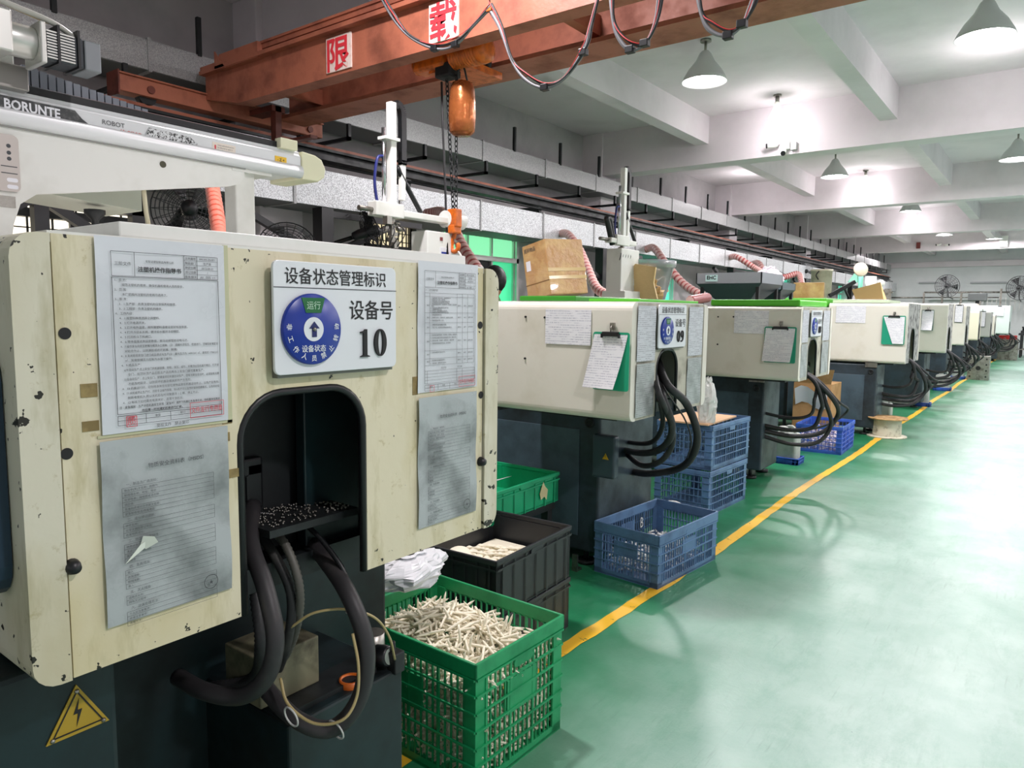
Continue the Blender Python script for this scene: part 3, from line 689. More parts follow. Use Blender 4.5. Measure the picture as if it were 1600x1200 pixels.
# tape scraps left on the plate
TP = mat('brown_tape_residue', S(126, 108, 66), .6, dirt=S(170, 150, 100), dscale=30)
for (a, b, c, d) in ((.672, .69, 1.15, 1.30), (.452, .475, 1.215, 1.235), (.452, .475, 1.165, 1.18), (.672, .685, 1.12, 1.135), (.672, .7, 1.055, 1.07), (1.125, 1.14, 1.16, 1.2)):
    MB().box(X, X+.0012, a, b, c, d).build('tape_scrap', TP, m10)
sign_plate(m10, X, .762, 1.228, .293, .203, '10')
# side window frame at far left
MB().prism(rrect(.5, .36, .05), (-1.66, .368, .93), (1, 0, 0), (0, 0, 1), (0, 1, 0), -.02).build('side_window_frame', mat('navy_window_gasket', S(24, 50, 70), .4), m10)
MB().prism(rrect(.44, .30, .04), (-1.63, .346, .96), (1, 0, 0), (0, 0, 1), (0, 1, 0), -.003).build('side_window_glass', mat('dusty_clear_plastic', S(190, 204, 208), .15), m10)
# inside the arch
IN = DARK
MB().box(-1.30, -1.27, .95, 1.1, .82, 1.25).build('clamp_bracket', BASE10, m10, bevel=.004)
MB().tube([(-1.35, .70, 1.09), (-1.35, 1.2, 1.09)], .006, 8).build('guide_rod', CHROME, m10)
MB().box(-1.42, -1.36, .6, 1.2, 1.07, 1.14).build('cross_head', BASE10, m10, bevel=.004)
MB().box(-1.34, -1.3, .83, .87, .93, 1.03).box(-1.34, -1.3, .7, .87, 1.0, 1.04).build('linkage', BLACK, m10, bevel=.006)
MB().box(-1.36, -1.18, .8, 1.02, .905, .92).build('bead_tray', DARK, m10)
g = MB()
for i in range(260): g.sphere((-1.35+random.random()*.16, .81+random.random()*.2, .923), .0032, 4)
g.build('plastic_beads', STEEL, m10, kind='stuff')
MB().prism([(0, 0), (.1, 0), (.1, .05), (0, .03)], (-1.62, .95, .98), (0, 1, 0), (0, 0, 1), (1, 0, 0), .01).build('light_gap_plate', mat('pale_tray', S(200, 196, 180), .5), m10)
# base front parts of machine 10: column, oil tank, filter box
MB().box(-1.52, -1.22, .0, PX(186, 1140, -1.22).y, .0, .79).build('control_cabinet', BASE10, m10, bevel=.01)
wc = PX(120, 1135, -1.218); warning(m10, (-1.219, wc.y+.002, wc.z-.012), .095)
tk = MB().box(-1.55, -1.19, .84, 1.16, .10, .50); tk.build('oil_tank', BASE10, m10, bevel=.006, label='black green oil tank on the machine base')
MB().box(-1.30, -1.215, .85, 1.1, .50, .512).build('tank_lid', DARK, m10)
MB().box(-1.40, -1.27, .83, .98, .512, .62).build('filter_box', mat('greasy_beige_metal', S(120, 116, 92), .5, dirt=S(60, 56, 44), dscale=14), m10, bevel=.003)
p = PX(548, 1065, -1.22); MB().lathe([(.012, 0), (.022, 0), (.026, .012), (.026, .028), (.021, .028), (.019, .012)], p+Vector((0, 0, -.02)), (0, 0, 1), 20).build('filler_cap', ORANGE, m10)
p = PX(600, 1025, -1.22); MB().lathe([(0, .018), (.02, .018), (.024, .014), (.026, 0), (.026, -.02), (0, -.02)], p, (1, .15, .2), 24).build('pressure_gauge', BLACK, m10)
MB().lathe([(0, .0185), (.019, .0185)], p, (1, .15, .2), 24).build('gauge_face', mat('gauge_dial', S(150, 160, 150), .3), m10)
p = PX(583, 1000, -1.3); MB().cyl(p+Vector((0, 0, -.05)), p+Vector((0, 0, .02)), .028).build('filter_canister', STEEL, m10)
p = PX(614, 1030, -1.2); MB().box(p.x-.01, p.x+.02, p.y-.012, p.y+.02, p.z-.03, p.z+.02).cyl(p, p+Vector((0, 0, .045)), .006).build('air_fitting', DARK, m10, bevel=.003)
BK2 = mat('thick_black_hose', S(46, 44, 46), .5, dirt=S(86, 80, 78), dscale=7, damt=(.55, .85))
def H10(pts, r, **k): return hose(m10, [PX(u, v, x) for u, v, x in pts], r, **k)
H10([(395, 790, -1.30), (392, 850, -1.20), (415, 920, -1.12), (430, 1000, -1.08), (415, 1060, -1.10), (375, 1088, -1.16), (320, 1080, -1.24), (278, 1058, -1.34)], .0165, m_=BK2)
H10([(470, 830, -1.34), (505, 870, -1.22), (545, 930, -1.10), (572, 1010, -1.05), (562, 1090, -1.06), (520, 1138, -1.10), (465, 1125, -1.16), (415, 1075, -1.26), (395, 1040, -1.35)], .0175, m_=BK2)
H10([(395, 820, -1.32), (430, 870, -1.24), (455, 930, -1.2), (450, 1000, -1.22), (430, 1060, -1.3)], .010, m_=BLACKR)
H10([(405, 810, -1.33), (445, 850, -1.22), (468, 920, -1.18), (462, 985, -1.22), (440, 1040, -1.3)], .009, m_=mat('grey_flexible_conduit', S(92, 90, 84), .5), ribbed=True)
H10([(392, 850, -1.3), (400, 930, -1.25), (408, 1010, -1.22), (395, 1060, -1.3), (330, 1075, -1.4)], .013, m_=BLACKR, ribbed=True)
H10([(390, 800, -1.3), (470, 815, -1.25), (530, 880, -1.15), (548, 930, -1.12)], .0055, m_=BLACK, name='thin_cable')
OLDP = mat('yellowed_clear_tube', S(176, 158, 110), .35)
H10([(455, 980, -1.2), (490, 958, -1.16), (540, 952, -1.12), (585, 965, -1.10), (608, 995, -1.12), (617, 1030, -1.16)], .0028, m_=OLDP, name='air_tube')
H10([(551, 990, -1.06), (560, 1040, -1.04), (557, 1090, -1.04), (535, 1125, -1.05), (490, 1130, -1.1), (450, 1100, -1.16), (438, 1060, -1.2)], .003, m_=OLDP, name='air_tube')
for (u, v, x) in ((556, 962, -1.085), (525, 1140, -1.09)):
    c = PX(u, v, x); MB().torus(c, (0, .6 if v < 1000 else 1, 1 if v < 1000 else .3), .021, .002, 20, 5).build('cable_tie', mat('white_nylon', S(200, 200, 196), .4), m10)
MB().torus(PX(455, 1120, -1.13), (0, 1, .2), .02, .002, 20, 5).build('cable_tie', MC['white_nylon'], m10)

# ---- laminated sheets on machine 10
def table_lines(mb, x, ys, zs, t=.0006):
    for y in ys: mb.box(x, x+.0002, y-t/2, y+t/2, zs[0], zs[-1])
    for z in zs: mb.box(x, x+.0002, ys[0], ys[-1], z-t/2, z+t/2)
def header(mb, x, y0, y1, z1, w_):
    zs = [z1-.036, z1]; table_lines(mb, x, [y0, y0+w_*.2], zs); 
    for y in (y0+w_*.66, y0+w_*.79, y1): mb.box(x, x+.0002, y-.0003, y+.0003, zs[0], z1)
    for z in zs: mb.box(x, x+.0002, y0, y1, z-.0003, z+.0003)
    for k in range(1, 5): mb.box(x, x+.0002, y0+w_*.66, y1, z1-.036*k/5-.0002, z1-.036*k/5+.0002)
    mb.text('三阶文件', .0062, (x, y0+w_*.1, z1-.02), align='C')
    mb.text('宏智达塑胶制品有限公司', .004, (x, y0+w_*.43, z1-.014), align='C')
    mb.text('注塑机操作指导书', .0085, (x, y0+w_*.43, z1-.028), align='C', bold=.02)
    for k, (a, b) in enumerate((('文件编号', 'PM-WI-ZS-001'), ('制定部门', '生产部'), ('制定日期', '2012-09-01'), ('修订日期', '/'), ('版本/版次', 'A0   页码  1/1'))):
        mb.text(a, .0045, (x, y0+w_*.725, z1-.0058-.0072*k), align='C'); mb.text(b, .0045, (x, y0+w_*.895, z1-.0058-.0072*k), align='C')
sa = sheet('laminated_sheet', 'upper left laminated work instruction on machine 10, with red stamps', X, .478, .681, 1.157, 1.449, PAPER, 'notice', 'laminated notices on machine 10')
xt = X+.0078; T = MB(); y0, y1 = .499, .667; W = y1-y0; header(T, xt, y0, y1, 1.428, W)
body = ['1、目 的：', '      规范注塑机的使用，确保机器和使用人员的安全。', '2、范 围：', '      本厂范围内注塑机的使用均适用之。', '3、职 责：', '   3．1 生产部：负责注塑机的日常保养和管理。', '   3．2 工程部：负责注塑机的维修。', '4、工作内容：',
 '   4．1 按塑料种类选择之烘塑料。', '   4．2 打开电源开关。', '   4．3 打开电热温度，按所需塑料温度设定好标准数值。', '   4．4 打开冷却水水阀，使冷却水循环冷却模腔。', '   4．5 打开料斗下料闸口。', '   4．6 等待温度达到设定数值，按马达按钮启动电马达。',
 '   4．7 操作座台向前至射嘴与模具水口接触，(注：调模时须低压、低速进行，顶嘴和射嘴配合', '      对贴合为止，以防漏胶或损坏射嘴、射嘴)', '   4．8 关闭前后安全门进行成品调试与生产(注：最大压力为 140KG/C ㎡，通常的 170KG/C', '      ㎡，常用锁模压力控制为水银下操作)', '   4．9 成品生产：',
 '     a)半自动生产:合上安全门开机器锁模、射胶、保压、成形，开模顶出至机器开模后，打开安', '        全门，在顶针顶产品后取出产品后再合上安全门便可重复生产。', '     b)全自动生产：合上安全门，按键盘锁后机器自动生产，但有光眼全自动时，必须如有光眼', '        不能及时取走，以防损坏机器及模具损坏产生危险。',
 '   4．10 机器运行时，切勿将身体任何部位或物品放在机器运动件上，以免产生危险。', '   4．11 关机或停止生产时，须按手动操作按键，将A机不可以自然时保持低模模式。以免机时短', '       到断电使机头,所以关机前在时间需要开 1-2 模，停止为止。', '   4．12 每班下班时需将电源关好，清理干净机台。']
z = 1.3845
for i, s_ in enumerate(body):
    T.text(s_.strip(), .00445, (xt, y0+.003+.0018*(len(s_)-len(s_.lstrip())), z), maxw=W-.006-.0018*(len(s_)-len(s_.lstrip()))); z -= .00705
T.text('注：紧急措施：生产中若机器发生异常（紧急时）请按下机器红色急停开关，待机器关住再动', .0045, (xt, y0+.003, z), bold=.008, maxw=W-.006); z -= .007
T.text('作后第一时间通知机修进行维修。', .0045, (xt, y0+.036, z), bold=.02)
for y in (y0, y1): T.box(xt, xt+.0002, y-.0004, y+.0004, 1.186, 1.3905)
for zz in (1.3905, 1.186): T.box(xt, xt+.0002, y0, y1, zz-.0003, zz+.0003)
table_lines(T, xt, [y0, y0+W*.25, y0+W*.48, y1], [1.169, 1.176, 1.183]); T.text('批准', .0045, (xt, y0+W*.12, 1.1775), align='C').text('审查', .0045, (xt, y0+W*.36, 1.1775), align='C').text('制订', .0045, (xt, y0+W*.6, 1.1775), align='C')
T.text('受控文件   禁止复印', .006, (xt, y0+W*.5, 1.1605), align='C')
T.build('printed_text', INK, sa)
st = MB(); st.text('文件发行专用章', .011, (xt+.0003, y0+W*.845, 1.1765), align='C', xs=.72)
def frame(mb, x, a, b, c, d, t): mb.box(x, x+.0002, a, b, c, c+t).box(x, x+.0002, a, b, d-t, d).box(x, x+.0002, a, a+t, c, d).box(x, x+.0002, b-t, b, c, d)
frame(st, xt+.0003, y0+W*.67, y1+.004, 1.168, 1.193, .0008); st.build('red_stamp', INKR, sa); st = MB(); frame(st, xt+.0003, y0+.012, y0+.028, 1.1655, 1.182, .001)
st.text('质', .014, (xt+.0003, y0+.020, 1.169), align='C'); st.build('red_seal', INKR, sa)
MB().box(X+.001, X+.0018, .472, .690, 1.152, 1.1565).box(X+.001, X+.0018, .681, .69, 1.152, 1.45).build('film_pocket', PLASTICF, sa)
sb_ = sheet('laminated_sheet', 'upper right laminated work instruction on machine 10, beside the sign', X, 1.138, 1.341, 1.163, 1.453, PAPER, 'notice', 'laminated notices on machine 10')
T = MB(); y0, y1 = 1.156, 1.328; W = y1-y0; header(T, xt, y0, y1, 1.432, W)
T.text('一、工作流程内容：', .005, (xt, y0+.002, 1.388)); table_lines(T, xt, [y0, y0+.016, y0+W*.62, y0+W*.73, y0+W*.84, y1-.004], [1.223, 1.238, 1.256, 1.295, 1.318, 1.34, 1.376, 1.3835], .0005)
rows = ['1、检查电箱门是否关好，急停是否松开。', '2、检查安全门功能、蜂鸣器。', '3、检查机器工作压力等参数是否正确。', '4、启动电源开关待温度到达设定温度。', '5、若温度超差则报修，检查电热片、热电偶、连接线路', '   松动。', '6、检查冷却水路畅通是否正常开启。', '7、清理模具表面之油。', '8、关机前，须先将模具合模放松。', '9、装模后锁紧模具压板并检查水管。']
z = 1.3715
for s_ in rows: T.text(s_, .0038, (xt, y0+.018, z), maxw=W*.62-.02); z -= .0036*1.0
for zz, tx in ((1.334, ['1、每周润滑油路检查。', '2、清理机台周边、清除油污，检查安全装置。', '3、检查油温油下降，压力。']), (1.312, ['1、清理料筒及控制器散热风扇。', '2、停机下班，先清洗料筒再关闭电源开关。']), (1.289, ['1、检查液压油是否足够、不足添加、润滑油、油路泄漏', '2、检查液压油是否清洁及油温是否正常、更换滤芯。', '3、清洗油冷器、滤油网、润滑系统、油路泄漏', '4、检查电机联轴器是否松动，及时更换。']), (1.25, ['1、检查地脚垫铁及机台水平。']), (1.232, ['1、检查螺杆及炮筒磨损情况。', '2、清理油缸、更换液压油密封。'])):
    for k, s_ in enumerate(tx): T.text(s_, .0038, (xt, y0+.018, zz-.0062*k), maxw=W*.62-.02)
for zz in (1.355, 1.328, 1.306, 1.275, 1.246, 1.23):
    for yy, s_ in ((.06, '每日'), (.675, '操作工'), (.785, '每天'), (.9, '保养记录')): T.text(s_, .0042, (xt, y0+W*yy, zz), align='C')
T.text('修订内容', .0045, (xt, y0+W*.36, 1.214), align='C').text('修订日期', .0042, (xt, y0+W*.68, 1.214), align='C')
table_lines(T, xt, [y0, y0+.008, y0+W*.62, y0+W*.73, y1-.002], [1.183, 1.190, 1.197, 1.204, 1.211], .0005)
for y in (y0, y1): T.box(xt, xt+.0002, y-.0004, y+.0004, 1.182, 1.394)
table_lines(T, xt, [y0, y0+W*.25, y0+W*.48, y1], [1.1665, 1.173, 1.1795]); T.text('批准', .0045, (xt, y0+W*.12, 1.174), align='C').text('审查', .0045, (xt, y0+W*.36, 1.174), align='C').text('制订', .0045, (xt, y0+W*.6, 1.174), align='C')
T.build('printed_text', INK, sb_)
st = MB(); st.text('文件发行专用章', .011, (xt+.0003, y0+W*.83, 1.1755), align='C', xs=.7); frame(st, xt+.0003, y0+W*.66, y1+.001, 1.168, 1.192, .0008); st.build('red_stamp', INKR, sb_); st = MB(); frame(st, xt+.0003, y0+.016, y0+.03, 1.163, 1.178, .0009); st.build('red_seal', INKR, sb_)
def msds(lb, y0, y1, z0, z1, seal=True):
    sh = sheet('laminated_sheet', lb, X, y0, y1, z0, z1, PAPERD, 'notice', 'laminated notices on machine 10', wob=.003)
    x = X+.0108; T = MB(); W = y1-y0; Hh = z1-z0
    T.text('物质安全资料表（MSDS）', .0085, (x, y0+W*.55, z1-Hh*.17), align='C')
    heads = ['一、制品及厂商资料：', '二、成分辨识资料：', '三、物理及化学特性：', '四、急救措施：', '五、灭火措施：', '六、泄漏处理方法：']
    rows = [['物品中(英)文名称：脱模剂', '制造商名称、地址、电话：', '化学性质：纯物质或混合物', '供应商：', '危害物质成分之中英文名称：', '紧急联络电话/传真电话：'], ['中文名称：', '化学文摘社登记号码：', '危害物质成分：'], ['物质状态：', '沸点：', '蒸气压：', '溶解度：'], ['吸入：', '皮肤接触：', '眼睛接触：', '食入：'], ['适用灭火剂：', '特殊灭火程序：'], ['个人应注意事项：', '环境注意事项：', '清理方法：']]
    z = z1-Hh*.25; k = 0
    for h_, rw in zip(heads, rows):
        T.text(h_, .0052, (x, y0+W*.16, z)); z -= .003; top = z
        for r_ in rw:
            T.box(x, x+.0002, y0+W*.13, y1-W*.15, z-.0002, z+.0002); T.text(r_, .0044, (x, y0+W*.145, z-.0055)); z -= .0073
        T.box(x, x+.0002, y0+W*.13, y1-W*.15, z-.0002, z+.0002)
        for yy in (y0+W*.13, y1-W*.15): T.box(x, x+.0002, yy-.0002, yy+.0002, z, top)
        z -= .008
    T.build('printed_text', INKG, sh)
    if seal: MB().tube([(x+.0005, y1-W*.2+.012*math.cos(a/16*math.tau), z0+Hh*.09+.012*math.sin(a/16*math.tau)) for a in range(16)], .0005, 4, closed=True).text('★', .01, (x+.0005, y1-W*.2, z0+Hh*.085-.003), align='C').build('round_seal', INKG, sh)
    return sh
s3 = msds('lower left smudged grey data sheet on machine 10, torn film in its middle', .472, .678, .862, 1.148)
s4 = msds('lower right smudged grey data sheet on machine 10, right of the arch', 1.138, 1.338, .855, 1.152)
MB().prism([(0, 0), (.02, .008), (.016, .018), (0, .022), (-.006, .01)], PX(228, 858, X+.012), (.5, .8, .1), (0, -.15, 1), (1, -.6, 0), .0006).prism([(-.03, -.016), (0, .002), (.002, .012), (-.006, .009)], PX(226, 858, X+.0125), (0, 1, 0), (0, 0, 1), (1, 0, 0), .0006).build('torn_film', mat('torn_clear_film', S(226, 232, 220), .05, coat=1), s3)
# ================================================================== CRATES
def crate(name, label, cat, Lx, Ly, Hh, m_, rim=.03, nb=14, nr=4, loc=(0, 0, 0), rot=0, solid=False, group=None, hand=True, taper=.0, panel=False):
    """open crate, outer size Lx x Ly, long lattice walls made of thin bars between solid corner posts"""
    t = thing(name, label, cat, loc, group); t['pending'] = 0; del t['pending']
    # built round its own origin
    base = Vector(loc); keep = t.location.copy(); t.location = (0, 0, 0)
    hx, hy_ = Lx/2, Ly/2; th = .006; cw = .045
    def ring(z0, z1, o, th_=th):
        m2 = MB(); a, b = hx+o, hy_+o
        m2.box(-a, a, -b, -b+th_, z0, z1).box(-a, a, b-th_, b, z0, z1).box(-a, -a+th_, -b, b, z0, z1).box(a-th_, a, -b, b, z0, z1); return m2
    r_ = ring(Hh-rim, Hh, .006, .01); r_.build('rim', m_, t, bevel=.004)
    fl_ = MB().box(-hx, hx, -hy_, hy_, 0.004, .012); fl_.build('crate_floor', m_, t)
    for sx in (-1, 1):
        for sy in (-1, 1):
            MB().prism([(0, 0), (cw, 0), (cw, .008), (.008, .008), (.008, cw), (0, cw)], (sx*hx, sy*hy_, 0.006), (-sx, 0, 0), (0, -sy, 0), (0, 0, 1), Hh-rim).build('corner_post', m_, t)
    for ax in 'xy':
        half, other = (hx, hy_) if ax == 'x' else (hy_, hx)
        for s_ in (-1, 1):
            m2 = MB(); q = s_*other
            def B(a0, a1, z0, z1, d=th, out=0):
                lo, hi = sorted((q-s_*(d-out) if True else q, q+s_*out))
                if ax == 'x': m2.box(a0, a1, lo, hi, z0, z1)
                else: m2.box(lo, hi, a0, a1, z0, z1)
            if solid:
                B(-half, half, 0, Hh-rim)
                for k in range(7):
                    c = -half+2*half*(k+.5)/7; B(c-.004, c+.004, 0, Hh-rim, .001, .006)
                B(-half, half, Hh-rim-.02, Hh-rim-.012, .001, .008)
            else:
                B(-half, half, 0, .03)
                z0_, z1_ = .03, Hh-rim
                n = max(6, round(2*half/(.6)*nb*1.6)); span = 2*(half-cw)
                for k in range(n+1):
                    c = -half+cw+span*k/n; wide = k % 5 == 0; B(c-(.0045 if wide else .002), c+(.0045 if wide else .002), z0_, z1_, th, .003 if wide else 0)
                for k in range(1, nr+1):
                    z = z0_+(z1_-z0_)*k/(nr+1); B(-half, half, z-.003, z+.003, th, .006)
                B(-half, half, Hh-rim-.006, Hh-rim, th, .008)
                if panel and s_ < 0 or (panel and ax == 'y'):
                    B(-.07, .07, Hh*.45, Hh*.72, th, .002)
            m2.build('side_wall', m_, t)
    if hand:
        MB().prism(rrect(.09, .028, .012), (hx-.0005, -.045, Hh*.80), (0, 1, 0), (0, 0, 1), (1, 0, 0), .0075).build('hand_slot', m_, t)
    t.location = base; t.rotation_euler = (0, 0, rot); return t
gc = crate('plastic_crate', 'bright green lattice crate in the foreground filled with ivory sticks', 'crate', .55, .42, .385, CRG, .045, 13, 5, (-1.475, 1.665, 0), R(-1), panel=True)
# ivory sticks
def stick_mesh():
    mb = MB(); n = 6
    mb.tube([(0, 0, -.034), (0, 0, -.028), (0, 0, .024), (0, 0, .036)], [.0022, .0036, .0034, .0005], 6)
    return mb
st0 = stick_mesh().build('plastic_stick', PEG)
st0.scale = (1.25, 1.25, 1.3); random.seed(11); me_s = st0.data
def heap(x, y): return .30+.075*math.exp(-((x+.02)**2/.03+(y)**2/.02))-.02*abs(y)
first = True
for i in range(290):
    x = random.uniform(-.25, .25); y = random.uniform(-.185, .185)
    o = st0 if first else bpy.data.objects.new('plastic_stick', me_s)
    if not first: COL.objects.link(o)
    first = False; o.scale = (1.25, 1.25, 1.3)
    o.location = (-1.475+x, 1.665+y, heap(x, y)+random.uniform(-.012, .012))
    up = random.random() < .12
    o.rotation_euler = (random.uniform(.2, .6) if up else random.uniform(1.1, 1.9), 0, random.uniform(0, 6.28))
    tag(o, 'short ivory plastic stick with a pointed end on the heap in the green crate', 'plastic part', 'ivory sticks heaped in the green crate')
mb = MB(); random.seed(5)
for i in range(2600):
    if i < 1500:  # against the walls, seen through the lattice
        s_ = random.choice('xxyY'); a = random.uniform(-1, 1)
        if s_ == 'x': x, y = a*.255, -.188+random.random()*.02
        elif s_ == 'y': x, y = .252-random.random()*.02, a*.19
        else: x, y = -.252+random.random()*.02, a*.19
        z = .02+random.random()**.9*.29
    else:
        x = random.uniform(-.25, .25); y = random.uniform(-.185, .185); z = heap(x, y)-.012-random.random()*.03
    d = Vector((random.gauss(0, 1), random.gauss(0, 1), random.gauss(0, .8))).normalized()*.03; c = Vector((-1.475+x, 1.665+y, z))
    if abs(x+d.x) > .265: d.x = 0
    if abs(y+d.y) > .2: d.y = 0
    if z+d.z < .02: d.z = 0
    if d.length < .01: d = Vector((.0, .0, .03))
    if c.z-abs(d.z) < .016: c.z = .018+abs(d.z)
    if abs(d.x) > .02 or abs(d.y) > .02 or True: mb.tube([c-d, c+d*.8, c+d*1.15], [.0042, .0042, .0006], 4, caps=False)
o = mb.build('plastic_stick_fill', PEG, kind='stuff'); tag(o, 'dense mass of ivory sticks packed below the heap in the green crate', 'plastic parts')
# black crates behind (two stacked)
for k, (z, lb) in enumerate(((0, 'lower black solid crate of the pair behind the green crate'), (.225, 'upper black solid crate holding cream plastic pieces'))):
    crate('stacking_crate', lb, 'crate', .40, .54, .222, CRK, .022, loc=(-1.77, 2.245, z), rot=R(3), solid=True, group='black stacking crates')
random.seed(21)
dm = MB(); dm.lathe([(0, .006), (.05, .006), (.055, .003), (.055, -.003), (.05, -.006), (0, -.006)], (0, 0, 0), seg=24)
d0 = dm.build('plastic_disc', PEG)
for k, (x, y, z, a) in enumerate(((-1.86, 2.03, .335, .4), (-1.88, 2.15, .345, .5))):
    o = d0 if k == 0 else d0.copy()
    if k: COL.objects.link(o)
    o.location = (x, y, z); o.rotation_euler = (a, .3, 0)
    tag(o, ('nearer' if k == 0 else 'farther')+' flat round cream disc lying in the upper black crate', 'plastic part', 'cream discs in the black crate')
cm = MB()
P = spline([(-.06, 0, 0), (-.035, .004, .004), (0, .006, .005), (.035, .004, .003), (.062, 0, 0)], 4)
cm.tube(P, [.003]+[.0055+.003*math.sin(i*1.3) for i in range(len(P)-2)]+[.002], 8)
c0 = cm.build('plastic_piece', PEG); k = 0
for i in range(12):
    for j in range(5):
        o = c0 if k == 0 else c0.copy()
        if k: COL.objects.link(o)
        k += 1; o.location = (-1.855+j*.04+random.uniform(-.01, .01), 2.09+i*.027+random.uniform(-.006, .006), .338+random.uniform(-.006, .02)-.015*abs(i-5)/5)
        o.rotation_euler = (random.uniform(-.2, .2), random.uniform(-.2, .2), R(20)+random.uniform(-.5, .5)); o.scale = (1, 1.5, 1)
        tag(o, 'slim cream plastic piece on the pile in the upper black crate', 'plastic part', 'cream pieces in the black crate')
mb = MB().box(-1.95, -1.6, 2.0, 2.48, .24, .325); o = mb.build('plastic_piece_fill', PEG, kind='stuff'); tag(o, 'bed of cream plastic pieces under the pile in the black crate', 'plastic parts')
# green solid crate on a stand between machines 10 and 9
g2 = crate('stacking_crate', 'emerald green solid crate with white sheet inside, left of machine 9', 'crate', .40, .60, .15, mat('emerald_crate_plastic', S(22, 164, 112), .38), .02, loc=(-2.175, 2.73, .38), rot=R(1), solid=True)
MB().prism([(0, 0), (.2, .03), (.17, .2), (.03, .17)], (-2.3, 2.6, .46), (1, .2, .35), (0, 1, 0), (0, 0, 1), .001).build('white_sheet', PAPERW); tag(bpy.data.objects['white_sheet'], 'white sheet of paper leaning in the emerald green crate', 'paper')
lbl = MB(); lbl.prism([(0, 0), (.03, .01), (.05, -.01), (.06, .04), (.035, .06), (.02, .085), (.005, .06), (-.01, .03)], (-1.968, 2.86, .42), (0, 1, 0), (0, 0, 1), (1, 0, 0), .002).build('torn_label', mat('torn_paper_label', S(222, 206, 160), .7), g2)
bpy.data.objects['torn_label'].matrix_parent_inverse = Matrix.Identity(4)
ob = bpy.data.objects['torn_label']; ob.rotation_euler = (0, 0, 0)
t = thing('steel_stand', 'low dark steel stand under the emerald green crate', 'stand', (-2.175, 2.73, 0))
MB().box(-2.37, -1.99, 2.45, 3.02, .34, .375).build('stand_top', DARK, t)
for a in (-2.34, -2.02):
    for b in (2.48, 2.99): MB().box(a-.02, a+.02, b-.02, b+.02, 0, .34).build('leg', DARK, t)
# blue-grey crate with B
bc = crate('plastic_crate', 'slate blue lattice crate marked B standing on the yellow line', 'crate', .375, .61, .27, CRB, .05, 15, 3, (-1.625, 3.46, 0), R(-5), panel=True)
bi = MB().text('B', .085, bc.location, (1, 0, 0), (0, 0, 1), -.0, 'C', xs=.7).build('letter_mark', mat('white_chalk', S(232, 234, 232), .6), bc)
bi.location = (-.1875+.012, .13, .14); bi.rotation_euler = (0, 0, R(90))
mb = MB(); random.seed(2)
for i in range(420):
    x = random.uniform(-.17, .17); y = random.uniform(-.27, .27); c = Vector((-1.625+x*.82+y*.08, 3.46+y*.95-x*.08, .02+random.random()*.1))
    d = Vector((random.gauss(0, 1), random.gauss(0, 1), random.gauss(0, .6))).normalized()*.018; mb.tube([c-d, c+d], .006, 4)
o = mb.build('white_part_fill', mat('white_plastic', S(224, 226, 226), .4), kind='stuff'); tag(o, 'loose white plastic parts lying in the slate blue crate marked B', 'plastic parts')
# stack of two blue crates right of machine 9
for k, (z, lb) in enumerate(((0, 'lower slate blue crate of the stack right of machine 9'), (.305, 'upper slate blue crate of the stack right of machine 9, board on top'))):
    o = crate('plastic_crate', lb, 'crate', .40, .62, .30, CRB, .03, 9, 4, (-1.945, 4.83+.02*k, z), R(-3), group='stacked slate blue crates')
bd = MB().box(-2.13, -1.78, 4.5, 5.02, .607, .617).build('cardboard_sheet', mat('pale_board', S(214, 176, 138), .7)); tag(bd, 'pale cardboard sheet on top of the stacked slate blue crates', 'cardboard')
def bag(name, label, c, sx, sy, sz, m_, seed=0, cat='plastic bag', sub=1):
    """crumpled bag: creased folds, pinched neck, flat bottom"""
    random.seed(seed); mb = MB(); n, k = 26, 18; vs = []; ph = [random.uniform(0, 6.28) for _ in range(6)]
    for j in range(k+1):
        t_ = j/k; z = -sz+2*sz*t_; prof = min(1, .82+.5*t_) if t_ < .5 else max(.10, 1.05-1.5*(t_-.5)**1.2-(.25 if t_ > .85 else 0))
        if t_ > .92: prof += .18
        for i in range(n):
            b_ = math.tau*i/n
            q = prof*(1+.10*math.sin(3*b_+ph[0]+3*t_)+.07*math.sin(7*b_+ph[1]-5*t_)+.06*math.sin(11*b_+ph[2]+9*t_)+random.uniform(-.05, .05))
            vs.append((sx*q*math.cos(b_), sy*q*math.sin(b_), z+sz*.06*math.sin(5*b_+ph[3])*(t_ > .1)))
    fs = [(j*n+i, j*n+(i+1) % n, (j+1)*n+(i+1) % n, (j+1)*n+i) for j in range(k) for i in range(n)]+[list(range(n))[::-1]]
    mb.add([(x+c[0], y+c[1], z+c[2]) for x, y, z in vs], fs); o = mb.build(name, m_, loc=(c[0], c[1], c[2]-sz)); tag(o, label, cat); return o
FILM = mat('crumpled_clear_film', S(222, 224, 220), .15, alpha=.85, coat=.5, bump=.6, bscale=30)
bag('plastic_bag', 'crumpled clear plastic bag on the stacked blue crates', (-1.83, 4.60, .765), .06, .07, .15, FILM, 3)
bag('plastic_bag', 'crumpled white bag under the right corner of machine 10 cabinet', tuple(PX(640, 885, -1.62)), .09, .14, .05, mat('white_bag_film', S(216, 218, 222), .25), 4)
